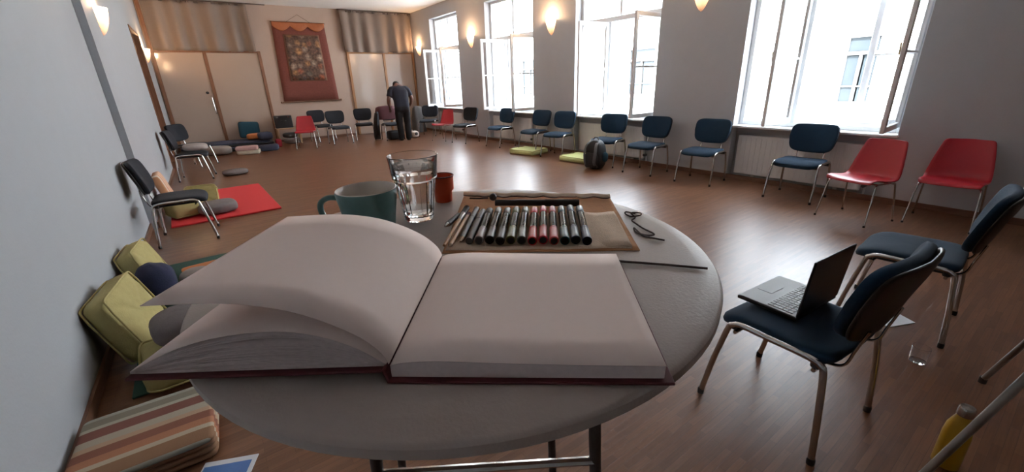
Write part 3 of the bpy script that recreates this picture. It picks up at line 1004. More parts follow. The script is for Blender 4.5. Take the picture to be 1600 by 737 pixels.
# right text block with gently domed top
prof = catmull([(.0005, .0165), (.012, .0195), (.045, .0215), (.11, .0195), (.18, .018), (.2505, .0172)], 6)
poly = [(x, z) for x, z, in [(p_[0], p_[1]) for p_ in [Vector((q[0], q[1], 0)) for q in prof]]]
mb = MB()
n = len(poly)
vs, fs = [], []
for y in (.0, BL):
    vs += [(x, y, z) for x, z in poly]
for y in (.0, BL):
    vs += [(x, y, .004) for x, z in poly]
for i in range(n - 1):
    fs.append((2 * n + i, 2 * n + i + 1, i + 1, i))
    fs.append((n + i, n + i + 1, 3 * n + i + 1, 3 * n + i))
fs.append((2 * n + n - 1, 3 * n + n - 1, 2 * n - 1, n - 1))
fs.append((0, n, 3 * n, 2 * n))
MB().add(vs, fs).build('text_block', M['page_edge'], book, ang=30)
def leaf(prof, name, m=M['paper'], th=.0004, y0=0.0, y1=BL, lift=0.0, fan=0.0):
    P = catmull([(x, 0, z) for x, z in prof], 5)
    rows = []
    for j in range(7):
        v = j / 6
        rows.append([(p_.x + fan * v, y0 + (y1 - y0) * v, p_.z + lift * v) for p_ in P])
    return MB().grid(rows).build(name, m, book, solid=th, ang=80, off=0)
leaf([(.0004, .0168), (.012, .0199), (.045, .0219), (.11, .0199), (.18, .0184), (.251, .0176)], 'page')
# left stack: leaves fanning from the spine down to the cover
topc = [(-.003, .0185), (-.026, .035), (-.059, .0488), (-.100, .0543), (-.156, .0478), (-.204, .0335), (-.2565, .0078)]
botc = [(-.006, .0165), (-.026, .0158), (-.059, .0144), (-.100, .0126), (-.156, .0102), (-.204, .0078), (-.2570, .0056)]
rnd = random.Random(11)
fan = [0, .05, .09, .16, .20, .24, .33, .38, .45, .49, .60, .66, .71, .83, .88, 1.0]
for k, f in enumerate(fan):
    ph = rnd.uniform(0, 6)
    q = []
    for i, (b_, a) in enumerate(zip(topc, botc)):
        w_ = math.sin(PI * i / 6) if 0 < k < 15 else 0
        q.append((a[0] * (1 - f) + b_[0] * f, a[1] * (1 - f) + b_[1] * f + .0012 * w_ * math.sin(ph + i * 1.3)))
    leaf(q, 'page', M['paper'] if k == 15 else M['page_edge'], th=.0006)
# the single leaf curling up
leaf([(-.0005, .0185), (-.006, .0315), (-.0215, .0470), (-.043, .0600), (-.069, .0712), (-.094, .0782), (-.122, .0822), (-.151, .0836), (-.187, .0826), (-.2185, .0812)], 'curled_page', lift=.0)

# ------------------------------------------------------------------ cup, mug, glass of water
def lathe_thing(name, label, cat, prof, m, u, v, seg=48, **kw):
    o = MB().lathe(prof, seg, **kw).build(name, m, ang=50)
    tag(o, label, cat)
    on_table(o, u, v, .0005)
    return o
mug = thing('mug', 'teal stoneware mug with cream inside behind the curled page', 'mug')
on_table(mug, -.091, .178, .0005, R(58))
MB().lathe([(0, 0), (.037, 0), (.041, .004), (.045, .03), (.050, .062), (.0525, .079), (.0515, .081)], 48).build('body', M['teal_glaze'], mug, ang=60)
MB().lathe([(.0518, .0812), (.0505, .082), (.0485, .080), (.047, .062), (.042, .03), (.037, .009), (0, .007)], 48).build('lining', M['cream_glaze'], mug, ang=60)
MB().tube(catmull([(0, .0475, .066), (0, .066, .068), (0, .081, .060), (0, .084, .045), (0, .078, .030), (0, .064, .022), (0, .047, .020)], 5), .0062, 10, flat=.8).build('handle', M['teal_glaze'], mug, ang=80)

gl = thing('water_glass', 'faceted clear tumbler of water on the table between mug and red cup', 'glass')
on_table(gl, .007, .193, .0005)
gl.scale = (.96, .96, 1)
MB().lathe([(0, .0), (.028, 0), (.0305, .003), (.031, .012), (.0335, .03), (.0385, .065), (.0405, .078), (.0440, .082), (.0485, .122), (.0490, .124), (.0478, .125), (.0462, .122), (.0415, .083), (.0375, .077), (.0355, .065), (.0300, .03), (.0270, .014), (0, .011)], 54, lobes=18, lamp=.05, lrange=(.010, .079)).build('tumbler', M['clear'], gl, ang=35)
MB().lathe([(0, .0116), (.0262, .0145), (.0291, .03), (.0345, .065), (.0366, .078), (.0405, .0835), (.0429, .1025), (.0425, .1030), (0, .1030)], 54).build('water', M['water'], gl, ang=40)

cup = thing('small_cup', 'small red orange cup with stepped rim behind the water glass', 'cup')
on_table(cup, .098, .266, .0005)
MB().lathe([(0, 0), (.0175, 0), (.0185, .002), (.0195, .022), (.0235, .027), (.0245, .052), (.0255, .0565), (.0245, .058), (.0225, .0565), (.0215, .029), (.0175, .022), (.0165, .005), (0, .004)], 40).build('body', M['terracotta'], cup, ang=40)
MB().tube([(.0246 * math.cos(2 * PI * k / 24), .0246 * math.sin(2 * PI * k / 24), .0572) for k in range(24)], .0016, 6, closed=True).build('rim', M['cover'], cup)

# ------------------------------------------------------------------ marker roll, markers, pens
roll = thing('pen_roll', 'unrolled canvas pen roll with tan lining spread on the table', 'pen roll')
on_table(roll, 0, 0, 0)
C4 = [Vector((-.038, .008, 0)), Vector((.206, -.181, 0)), Vector((.385, .042, 0)), Vector((.153, .272, 0))]
def bil(u, v):
    return C4[0] * (1 - u) * (1 - v) + C4[1] * u * (1 - v) + C4[2] * u * v + C4[3] * (1 - u) * v
def cloth_rows(u0, u1, v0, v1, z, amp, seed, nu=40, nv=14):
    rd = random.Random(seed)
    ph = [rd.uniform(0, 6) for _ in range(4)]
    rows = []
    for j in range(nv):
        row = []
        for i in range(nu):
            u = u0 + (u1 - u0) * i / (nu - 1)
            v = v0 + (v1 - v0) * j / (nv - 1)
            p_ = bil(u, v)
            row.append((p_.x + amp * .8 * math.sin(23 * v + ph[0]), p_.y + amp * .8 * math.sin(31 * u + ph[1]), z + amp * (1 + math.sin(17 * u + 5 * v + ph[2])) * .5))
        rows.append(row)
    return rows
MB().grid(cloth_rows(0, 1, 0, 1, .0012, .0004, 1)).build('lining', M['tan'], roll, solid=.0009, ang=80)
MB().grid(cloth_rows(.015, .965, .02, .60, .0026, .0010, 2)).build('pocket', M['canvas'], roll, solid=.0009, ang=80)
rd = random.Random(4)
rows = []
for j in range(5):
    row = []
    for i in range(60):
        u = .0 + 1.0 * i / 59
        lob = .030 * abs(math.sin(u * PI * 9.0)) ** .5
        v = 1.02 - (.055 + lob) * j / 4
        p_ = bil(u, v)
        row.append((p_.x, p_.y, .0045 + .0050 * math.sin(PI * j / 4) + .001 * math.sin(37 * u)))
    rows.append(row)
MB().grid(rows).build('scalloped_flap', M['canvas'], roll, solid=.0009, ang=80)
MB().tube([(p_[0], p_[1], p_[2] + .0004) for p_ in rows[-1]], .0011, 6).build('scallop_shade_line', M['cord'], roll)  # dark tube stands in for the shade line under the flap's wavy edge
rows = []
for j in range(8):
    row = []
    for i in range(26):
        u, v = .70 + .27 * i / 25, .03 + .585 * j / 7
        p_ = bil(u, v)
        row.append((p_.x, p_.y, .0042 + .0030 * abs(math.sin(11 * u + 1.5 * v)) * math.sin(PI * j / 7) + .0016 * math.sin(29 * u + 8 * v)))
    rows.append(row)
MB().grid(rows).build('pocket_flap', M['canvas'], roll, solid=.0009, ang=80)

near = [(.023, -.012), (.036, -.023), (.045, -.037), (.063, -.042), (.071, -.056), (.083, -.069), (.099, -.079), (.113, -.088), (.1235, -.101), (.137, -.108), (.149, -.122)]
far = [(.117, .107), (.131, .104), (.146, .089), (.166, .086), (.177, .071), (.191, .063), (.207, .054), (.218, .040), (.230, .026), (.247, .022), (.257, .007)]
def marker_mats(nm, c):
    return mat(nm + '_marker_cap', c, 0.36, var=.08, spec=.14)
MC = {'grey': (.20, .17, .165), 'black': (.02, .022, .02), 'darkgrey': (.03, .034, .03), 'olive': (.10, .12, .035), 'sage': (.12, .14, .10), 'red': (.58, .022, .035), 'scarlet': (.52, .016, .04), 'brick': (.48, .06, .06), 'petrol': (.02, .10, .13), 'slate': (.05, .06, .085), 'navy': (.015, .02, .045)}
MM = {k: marker_mats(k, v) for k, v in MC.items()}
MM['barrel'] = mat('dark_marker_barrel', (.030, .034, .034), .13, var=.15, spec=.10)
mk = [('grey', 'silver grey capped marker, first in the row beside the black pens'), ('black', 'black capped marker, second in the row from the pens'), ('darkgrey', 'dark grey capped marker, left neighbour of the olive one'),
      ('olive', 'olive green capped marker in the row'), ('sage', 'pale sage grey capped marker, left neighbour of the red ones'), ('red', 'bright red marker, leftmost of the three red ones'), ('scarlet', 'red marker in the middle of the three red ones'),
      ('brick', 'duller red marker, rightmost of the three red ones'), ('petrol', 'petrol blue capped marker right of the red ones'), ('slate', 'slate grey blue capped marker, second from the row end'), ('navy', 'near black navy marker, last in the row beside the empty pocket')]
for i, ((c, lab), a, b_) in enumerate(zip(mk, near, far)):
    f = i / 10
    j = .0025 * math.sin(i * 2.3)
    a = Vector((.020 + (.151 - .020) * f + j * .6, -.010 + (-.122 + .010) * f + j * .8, 0))
    b_ = Vector((.118 + (.258 - .118) * f + j * .6, .108 + (.006 - .108) * f + j * .8, 0))
    d = b_ - a
    Lm = d.length
    t = thing('marker', lab, 'marker', group='markers in the pen roll')
    # local x runs from the flared end cap (near) to the cap (far)
    on_table(t, a.x, a.y, .0132, math.atan2(d.y, d.x))
    RY = Euler((0, R(90), 0)).to_matrix().to_4x4()
    MB().lathe([(.0066, Lm * .28), (.0066, Lm * .80)], 16, RY, True, True).build('barrel', MM['barrel'], t, ang=50)
    MB().lathe([(.0062, 0), (.0076, .0008), (.0078, .010), (.0072, .014), (.0069, Lm * .29)], 18, RY, True, True).build('end_cap', MM[c], t, ang=40)
    MB().lathe([(.0058, -.0006), (.0, -.0006)], 18, RY, True, False).build('end_disc', M['black_plastic'], t)
    MB().lathe([(.0069, Lm * .79), (.0072, Lm * .80), (.0070, Lm * .985), (.0050, Lm)], 18, RY, True, True).build('cap', MM[c], t, ang=40)
    MB().lathe([(.00672, Lm * .30), (.00672, Lm * .33)], 16, RY).build('ring', MM[c], t)

def pen(name, label, cat, a, b_, r_, parts, z=.0102):
    """slim tool lying on the roll; parts = (name, from, to, r0, r1, material) along its length"""
    a, b_ = Vector((*a, 0)), Vector((*b_, 0))
    d = b_ - a
    t = thing(name, label, cat, group='pens and brushes in the pen roll')
    on_table(t, a.x, a.y, z, math.atan2(d.y, d.x))
    RY = Euler((0, R(90), 0)).to_matrix().to_4x4()
    for nm, f0, f1, q0, q1, m in parts:
        MB().lathe([(q0 * r_, d.length * f0), ((q0 + q1) / 2 * r_, d.length * (f0 + f1) / 2), (q1 * r_, d.length * f1)], 12, RY, True, True).build(nm, m, t)
    return t
pen('paint_brush', 'flat paint brush with an orange wooden handle and dark bristles', 'brush', (-.030, .014), (.096, .160), .0046, [('handle', 0, .62, .5, .9, M['brush_wood']), ('ferrule', .62, .80, .95, 1.2, M['steel']), ('bristles', .80, 1, 1.25, 1.3, M['dark_heap'])])
pen('pencil', 'wooden pencil lying beside the flat paint brush', 'pencil', (-.026, .004), (.082, .127), .0036, [('tip', 0, .05, .2, 1, M['beech']), ('shaft', .05, .9, 1, 1, M['brush_wood']), ('end', .9, 1, 1, 1, M['cover'])])
pen('fountain_pen', 'short black pen with a silver grip, leftmost on the roll', 'pen', (.012, .092), (.062, .133), .0050, [('nib', 0, .2, .4, .9, M['chrome']), ('barrel', .2, 1, 1, .9, M['black_plastic'])])
pen('drawing_pen', 'thin black drawing pen beside the grey markers', 'pen', (-.002, .012), (.108, .141), .0050, [('tip', 0, .08, .3, .9, M['beech']), ('barrel', .08, .68, 1, 1, M['black_plastic']), ('cap', .68, 1, 1.1, 1.1, M['black_plastic'])])
pen('drawing_pen', 'thicker black drawing pen touching the first grey marker', 'pen', (.010, .004), (.108, .118), .0062, [('barrel', 0, .66, 1, 1, M['black_plastic']), ('cap', .66, 1, 1.12, 1.05, M['black_plastic'])])
pen('brush_pen', 'long black pen lying across the top ends of the markers', 'pen', (.155, .145), (.282, .030), .0066, [('barrel', 0, .6, 1, 1, M['black_plastic']), ('cap', .6, 1, 1.12, 1.1, M['black_plastic'])], z=.0125)
bd = MB().sell((.016, .016, .016), 1, 1, 14, 10).build('cord_bead', M['black_plastic'])
tag(bd, 'black wooden toggle bead on the flap of the pen roll', 'bead')
on_table(bd, .172, .179, .0135)
cd = MB().tube(catmull([(.135, .215, .0105), (.150, .200, .0105), (.164, .187, .0115)], 6), .0016, 6).build('toggle_cord', M['cord'])
cd.parent = bd
cd.matrix_parent_inverse = Matrix.Identity(4)
cd.location = (-.172, -.179, -.0135)
pts = [(.338, -.066), (.330, -.050), (.322, -.056), (.319, -.072), (.332, -.080), (.346, -.073), (.342, -.060), (.330, -.062), (.320, -.080), (.303, -.086), (.292, -.104), (.285, -.125), (.279, -.150), (.270, -.158), (.262, -.148), (.262, -.128), (.272, -.116), (.266, -.130), (.258, -.146), (.259, -.166), (.267, -.182)]
o = MB().tube(catmull([(x, y, .0018 + .0012 * (i % 3 == 1)) for i, (x, y) in enumerate(pts)], 6), .0014, 6).build('elastic_cord', M['cord'])
tag(o, 'dark looped elastic cord lying right of the pen roll', 'cord')
on_table(o, 0, 0, .0)
o = MB().tube([(.146, -.183, .002), (.19, -.236, .002), (.225, -.281, .002)], .0017, 6).build('bookmark_cord', M['cord'])
tag(o, 'thin straight dark cord pointing from the sketchbook to the table edge', 'cord')
on_table(o, 0, 0, .0)

# ------------------------------------------------------------------ laptop on the near chair
lt = thing('laptop', 'open silver and black laptop on the near blue chair', 'laptop', (2.05, .685, .495), R(-4 + 180))
# chair faces +Y; the screen stands by the backrest, keyboard towards the front
LW_, LD = .36, .262
base = MB().box((0, 0, .010), (LW_, LD, .018), bev=.004).build('base', M['laptop_dark'], lt, smooth=False)
MB().box((0, 0, .0195), (LW_ - .012, LD - .012, .0025), bev=.001).build('deck', M['laptop'], base, smooth=False)
mb = MB()
for r_ in range(5):
    for c_ in range(14):
        mb.box((-.150 + c_ * .0230, .008 + r_ * .0215, .0218), (.0195, .0180, .0022))
mb.build('keys', M['key'], base, smooth=False)['kind'] = 'stuff'
MB().box((0, -.075, .0212), (.10, .066, .0012)).build('touchpad', M['laptop'], base, smooth=False)
scn = MB().box((0, .004, .135), (LW_, .010, .268), bev=.004).build('screen_lid', M['laptop_dark'], lt, smooth=False)
place(scn, (0, LD / 2 - .006, .018), (R(-5), 0, 0))
MB().box((0, -.0020, .138), (LW_ - .02, .002, .24)).build('display', M['black_plastic'], scn, smooth=False)

# ------------------------------------------------------------------ small things on the floor, right
o = MB().prism([(-.13, -.04), (.07, -.10), (.12, .02), (-.04, .10)], 0, .006).build('envelope', M['white_paper'], smooth=False)
tag(o, 'white envelope lying on the parquet behind the laptop chair', 'envelope')
place(o, (3.27, .50, .0), (0, 0, R(-8)))
gl2 = thing('drinking_glass', 'empty clear glass standing on the floor by the blue chair leg', 'glass', (2.86, .28, .0005))
MB().lathe([(0, 0), (.034, 0), (.036, .004), (.0395, .09), (.0385, .091), (.0375, .09), (.034, .012), (0, .010)], 40).build('tumbler', M['clear'], gl2, ang=40)
bt = thing('water_bottle', 'yellow bottle with a steel cap on the floor behind the tripod leg', 'bottle', (2.115, .035, 0), R(20))
bt.scale = (1.12, 1.12, 1.0)
MB().lathe([(0, 0), (.034, 0), (.037, .004), (.037, .15), (.034, .19), (.024, .225), (.019, .238), (.019, .245), (0, .245)], 36).build('body', M['bottle_yellow'], bt, ang=50)
MB().lathe([(0, .244), (.0215, .244), (.0225, .248), (.0225, .275), (.019, .283), (0, .285)], 28).build('cap', M['chrome'], bt, ang=40)
MB().tube(catmull([(.021, 0, .262), (.034, 0, .266), (.036, 0, .252), (.030, 0, .246)], 4), .003, 6).build('loop', M['black_plastic'], bt)
# backpack
bp = thing('backpack', 'black backpack with grey straps on the floor against the blue chair', 'backpack', (5.47, 5.16, 0), R(97))
mb = MB().sell((.36, .24, .50), .55, .62, 28, 18, Matrix.Translation((0, 0, .25)), wob=.06, seed=3)
mb.v = [(x * (1 - .35 * max(0, (z - .22) / .3) ** 2), y, z) for x, y, z in mb.v]
mb.build('bag', M['pack'], bp, ang=80)
MB().sell((.27, .12, .27), .5, .6, 22, 12, Matrix.Translation((0, .11, .16)), wob=.08, seed=5).build('front_pocket', M['pack'], bp, ang=80)
for sx in (-1, 1):
    MB().tube(catmull([(.06 * sx, .02, .49), (.10 * sx, .13, .42), (.115 * sx, .175, .28), (.10 * sx, .175, .12), (.12 * sx, .10, .04)], 6), .028, 8, flat=.3).build('strap', M['pack_grey'], bp, ang=80)
MB().tube(catmull([(-.05, 0, .485), (-.035, .0, .535), (.035, .0, .535), (.05, 0, .485)], 5), .011, 8).build('grab_loop', M['pack_grey'], bp, ang=80)
MB().sell((.09, .10, .16), .7, .7, 16, 10, Matrix.Translation((-.20, .0, .22)), wob=.1, seed=4).build('side_bottle', M['teal_cloth'], bp, ang=80, label='teal bottle in the side pocket')

# ------------------------------------------------------------------ cushions and mats
def pad(name, label, cat, size, m, loc, rot=(0, 0, 0), e1=.45, e2=.30, wob=.06, seed=0, group=None, piping=True, m2=None):
    """filled cushion resting with its underside at loc; rot about its centre"""
    t = thing(name, label, cat, loc, group=group)
    t.rotation_euler = rot
    MB().sell(size, e1, e2, 36, 14, Matrix.Translation((0, 0, size[2] / 2)), wob, seed).build('filling', m, t, ang=80)
    if piping:
        P = []
        for i in range(48):
            a = 2 * PI * i / 48
            P.append((spow(math.cos(a), e2) * size[0] / 2 * 1.0, spow(math.sin(a), e2) * size[1] / 2 * 1.0, size[2] / 2 + .004 * math.sin(5 * a + seed)))
        MB().tube(P, .006, 6, closed=True).build('piping', m2 or m, t, ang=80)
    return t
def box_pad(name, label, cat, size, m, loc, rot=(0, 0, 0), group=None, seed=0, tufts=True, m2=None):
    """zabuton: square quilted floor cushion with boxed sides, seam edges and tufts"""
    t = thing(name, label, cat, loc, group=group)
    t.rotation_euler = rot
    sx, sy, sz = size
    rd = random.Random(seed)
    ph = [rd.uniform(0, 6) for _ in range(3)]
    mb = MB().sell(size, .42, .26, 44, 14, Matrix.Translation((0, 0, sz / 2)), .05, seed)
    mb.v = [(x, y, z + .010 * math.sin(9 * x / sx * 2 + ph[0]) * math.cos(8 * y / sy * 2 + ph[1]) * (1 if z > sz / 2 else 0)) for x, y, z in mb.v]
    mb.build('filling', m, t, ang=80)
    for zz in (sz * .12, sz * .90):
        P = []
        for i in range(56):
            a = 2 * PI * i / 56
            P.append((spow(math.cos(a), .22) * sx / 2 * .985, spow(math.sin(a), .22) * sy / 2 * .985, zz + .004 * math.sin(4 * a + seed)))
        MB().tube(P, .006, 6, closed=True).build('seam', m2 or m, t, ang=80)
    return t
GZ = 'yellow floor cushions'
GC = 'meditation cushions'
box_pad('floor_cushion', 'pale yellow floor cushion flat on the parquet left of the other by the windows', 'cushion', (.60, .70, .10), M['lime_cloth'], (5.70, 7.38, 0), (0, 0, R(12)), GZ, 1, m2=M['yellow_cloth'])
box_pad('floor_cushion', 'pale yellow floor cushion on the parquet touching the backpack', 'cushion', (.60, .66, .10), M['lime_cloth'], (5.86, 5.93, 0), (0, 0, R(8)), GZ, 2, m2=M['yellow_cloth'])
# left wall, nearest group on a long green mat
o = MB().box((0, 0, .006), (.66, 2.12, .012), bev=.003).build('exercise_mat', M['green_mat'], smooth=False)
tag(o, 'long dark green mat on the floor along the left wall under yellow cushions', 'mat')
place(o, (-.33, 3.68, 0), (0, 0, R(1.5)))
box_pad('floor_cushion', 'yellow floor cushion leaning on the left wall nearest the camera', 'cushion', (.42, .52, .15), M['yellow_cloth'], (-.702, 3.21, .204), (R(0), R(71), R(-7)), GZ, 3)
box_pad('floor_cushion', 'yellow floor cushion leaning on the left wall behind the navy cushion', 'cushion', (.37, .44, .14), M['yellow_cloth'], (-.708, 4.22, .180), (R(0), R(71), R(-6)), GZ, 4)
box_pad('floor_cushion', 'yellow floor cushion lying flat on the green mat under a taupe cushion', 'cushion', (.44, .40, .15), M['yellow_cloth'], (-.36, 2.765, .016), (R(0), R(0), R(6)), GZ, 5)
pad('round_cushion', 'taupe round cushion resting on the yellow cushion next to the sketchbook corner', 'cushion', (.36, .34, .16), M['grey_cloth'], (-.33, 2.83, .172), (R(0), R(0), 0), .6, .8, .06, 6, GC, piping=False)
pad('round_cushion', 'navy blue cushion pressed against the leaning yellow cushion', 'cushion', (.24, .32, .32), M['navy_cloth'], (-.55, 3.80, .018), (0, R(0), R(-6)), .7, .75, .1, 7, GC, piping=False)
pad('round_cushion', 'beige cushion lying beside the navy blue one on the green mat', 'cushion', (.22, .28, .18), M['pale_grey_cloth'], (-.31, 3.88, .018), (0, 0, R(20)), .6, .7, .08, 8, GC, piping=False)
o = pad('folded_cloth', 'folded orange cloth on the far end of the green mat', 'cloth', (.34, .24, .05), M['orange_cloth'], (-.27, 4.33, .016), (0, 0, R(8)), .35, .2, .05, 9, piping=False)
# striped folded blanket in the lower left corner
t = thing('folded_blanket', 'thick striped folded blanket on the floor in the lower left corner', 'blanket', (-.515, 2.14, 0), R(-2))
for k in range(4):
    mb = MB().sell((.50 - .006 * (k % 2), .46 - .012 * (k % 3), .031), .35, .12, 44, 10, Matrix.Translation((.004 * (k % 2), -.004 * k, .016 + .029 * k)), .03, k)
    mb.build('fold', M['striped_cloth'], t, ang=80)
t = thing('leaflet', 'blue leaflet with a white margin on the floor below the table', 'leaflet', (-.262, 1.775, 0), R(-24))
MB().box((0, 0, .002), (.21, .16, .004)).build('sheet', M['white_paper'], t, smooth=False)
MB().box((-.005, -.012, .0045), (.185, .13, .001)).build('print', M['blue_paper'], t, smooth=False)
# red mat group
o = MB().box((0, 0, .011), (1.18, 1.98, .022), bev=.004)
o = o.build('exercise_mat', M['red_mat'], smooth=False)
tag(o, 'bright red mat on the floor beside the nearest left chair', 'mat')
place(o, (-.035, 7.16, 0), (0, 0, R(2)))
pad('round_cushion', 'taupe cushion lying on the bright red mat', 'cushion', (.44, .40, .14), M['grey_cloth'], (-.10, 6.52, .026), (0, 0, R(10)), .55, .6, .06, 12, GC, piping=False)
box_pad('floor_cushion', 'yellow floor cushion slumped under the nearest left chair', 'cushion', (.30, .40, .24), M['yellow_cloth'], (-.47, 6.62, .026), (R(0), R(0), R(20)), GZ, 13)
box_pad('floor_cushion', 'yellow floor cushion standing beyond the seat of the nearest left chair', 'cushion', (.36, .27, .11), M['yellow_cloth'], (-.235, 7.0, .155), (R(62), 0, R(-8)), GZ, 14)
t = thing('striped_cushion', 'orange and cream striped cushion standing between left wall and chair', 'cushion', (-.60, 6.95, .023), group=GC)
t.rotation_euler = (R(0), R(76), 0)
t.location = (-.60, 6.98, .30)
MB().sell((.50, .40, .11), .45, .25, 36, 14, Matrix.Translation((0, 0, .0)), .05, 15).build('filling', M['striped_small'], t, ang=80)
pad('round_cushion', 'taupe cushion on the seat of the black chair at the left wall', 'cushion', (.38, .40, .12), M['pale_grey_cloth'], (-.225, 9.63, .508), (0, 0, 0), .6, .8, .05, 16, GC, piping=False)
pad('round_cushion', 'flat taupe cushion on the floor between red mat and chair legs', 'cushion', (.42, .34, .10), M['grey_cloth'], (.28, 9.55, .0), (0, 0, R(12)), .6, .7, .05, 17, GC, piping=False)
# heap by the back left doors
t = thing('mat_stack', 'low stack of dark folded mats in front of the left double doors', 'mats', (.42, 13.75, 0), R(-4))
for k, (ww, dd) in enumerate(((2.1, .92), (2.06, .90), (2.08, .88), (2.0, .86))):
    MB().sell((ww, dd, .058), .25, .10, 48, 10, Matrix.Translation((.02 * (-1) ** k, .01 * k, .029 + .055 * k)), .02, k).build('folded_mat', M['slate_cloth'] if k % 2 else M['charcoal'], t, ang=80)
pad('bolster', 'pale taupe cushion on the floor in front of the dark mats', 'cushion', (.62, .40, .22), M['pale_grey_cloth'], (.12, 12.92, 0), (0, 0, R(-22)), .6, .6, .05, 21, GC, piping=False)
pad('square_cushion', 'teal cushion propped upright against the right door leaf', 'cushion', (.50, .44, .12), M['teal_cloth'], (1.0, 14.22, .44), (R(78), R(4), 0), .6, .25, .04, 22, GC)
pad('square_cushion', 'orange cushion lying on the mats below the teal one', 'cushion', (.42, .36, .15), M['orange_cloth'], (1.08, 13.70, .235), (0, 0, R(-5)), .5, .35, .05, 23, GC, piping=False)
pad('square_cushion', 'dark slate cushion on the right end of the dark mats', 'cushion', (.34, .34, .20), M['slate_cloth'], (1.27, 13.28, .235), (0, 0, R(5)), .55, .4, .05, 24, GC, piping=False)
t = thing('folded_blanket', 'folded pink and cream blankets on the floor before the dark mats', 'blanket', (.75, 12.52, 0), R(-10))
MB().sell((.50, .36, .10), .3, .18, 36, 12, Matrix.Translation((.01, 0, .05)), .05, 25).build('fold', M['cream_cloth'], t, ang=80, label='cream lower blanket')
MB().sell((.48, .35, .10), .3, .18, 36, 12, Matrix.Translation((-.01, 0, .145)), .05, 26).build('fold', M['pink_cloth'], t, ang=80, label='dusty pink upper blanket')
pad('square_cushion', 'slate blue cushion on the floor right of the pink blankets', 'cushion', (.44, .34, .16), M['slate_cloth'], (1.26, 12.74, 0), (0, 0, R(-8)), .45, .3, .05, 27, GC, piping=False)
pad('square_cushion', 'small crimson cushion squeezed beside the low table leg', 'cushion', (.16, .26, .22), M['red_cloth'], (1.56, 13.30, .0), (0, 0, R(-6)), .5, .4, .05, 28, GC, piping=False)
# low table with black case
t = thing('low_table', 'low pale wooden table holding the black case by the back wall', 'table', (1.95, 13.95, 0), R(-3))
MB().box((0, 0, .435), (.62, .50, .028), bev=.004).build('tabletop', M['beech'], t, smooth=False)
for sx in (-1, 1):
    for sy in (-1, 1):
        MB().box((.28 * sx, .21 * sy, .21), (.045, .045, .42), bev=.004).build('leg', M['beech'], t, smooth=False)
t = thing('black_case', 'black box case with two silver latches on the low table', 'case', (1.87, 13.95, .4560), R(-3))
MB().box((0, 0, .165), (.45, .26, .34), bev=.014).build('body', M['black_plastic'], t, smooth=False)
for sx in (-1, 1):
    MB().box((.140 * sx, -.133, .295), (.04, .014, .03), bev=.003).build('latch', M['chrome'], t, smooth=False)
MB().tube(catmull([(-.06, -.13, .20), (-.05, -.155, .19), (.05, -.155, .19), (.06, -.13, .20)], 4), .008, 8).build('handle', M['pack'], t)
pad('round_cushion', 'dim grey cushion stored on the floor under the low table', 'cushion', (.44, .36, .16), M['grey_cloth'], (2.0, 13.92, 0), (0, 0, 0), .6, .75, .04, 30, GC, piping=False)
pad('round_cushion', 'second dim grey cushion stacked on another under the low table', 'cushion', (.40, .34, .14), M['dark_heap'], (1.98, 13.94, .166), (0, 0, 0), .6, .75, .04, 31, GC, piping=False)

# ------------------------------------------------------------------ hanging scroll
t = thing('hanging_scroll', 'maroon cloth scroll with a painted panel hanging on the back wall', 'wall hanging', (2.86, YB, 1.13))
def quad_cloth(z0, z1, y, m, name, wtop, wbot, parent, nu=14, nz=10, cx0=0.0, sag=0.0):
    rows = []
    for j in range(nz):
        v = j / (nz - 1)
        hw = (wbot + (wtop - wbot) * v) / 2
        rows.append([(cx0 + hw * (-1 + 2 * i / (nu - 1)), y - .008 * math.sin(3 * i / nu * PI) * (1 - v) - sag * math.sin(PI * i / (nu - 1)), z0 + (z1 - z0) * v) for i in range(nu)])
    return MB().grid(rows).build(name, m, parent, solid=.004, ang=80)
cl = quad_cloth(.0, 2.14, -.045, M['maroon_cloth'], 'cloth', 1.40, 1.56, t)
quad_cloth(.575, 1.83, -.062, M['gold_thread'], 'border', .96, 1.03, t, cx0=.02)
quad_cloth(.605, 1.80, -.069, M['thangka'], 'painted_panel', .90, .96, t, cx0=.02)
rows = []
for j in range(8):
    v = j / 7
    row = []
    for i in range(49):
        u = i / 48
        drop = .10 + .13 * (abs(math.sin(PI * (u * 3 + .0))) if True else 0)
        row.append((-.70 + 1.40 * u, -.066 - .02 * abs(math.sin(u * 3 * PI)) * math.sin(PI * v), 2.15 - drop * v))
    rows.append(row)
MB().grid(rows).build('valance', M['orange_silk'], t, solid=.004, ang=80)
MB().tube([(-.72, -.045, 2.15), (.72, -.045, 2.15)], .014).build('top_rod', M['brown_wood'], t)
MB().tube([(-.83, -.05, .0), (.83, -.05, .0)], .020, 12).build('bottom_rod', M['brown_wood'], t)
for sx in (-1, 1):
    MB().sell((.05, .06, .06), 1, 1, 12, 8, Matrix.Translation((.85 * sx, -.05, 0))).build('knob', M['brown_wood'], t)
    MB().box((.33 * sx, -.055, 2.13), (.05, .03, .05), bev=.006).build('ribbon', M['cord'], t, smooth=False)
MB().tube([(-.33, -.04, 2.15), (0.02, -.012, 2.36), (.33, -.04, 2.15)], .004, 6).build('string', M['cord'], t)

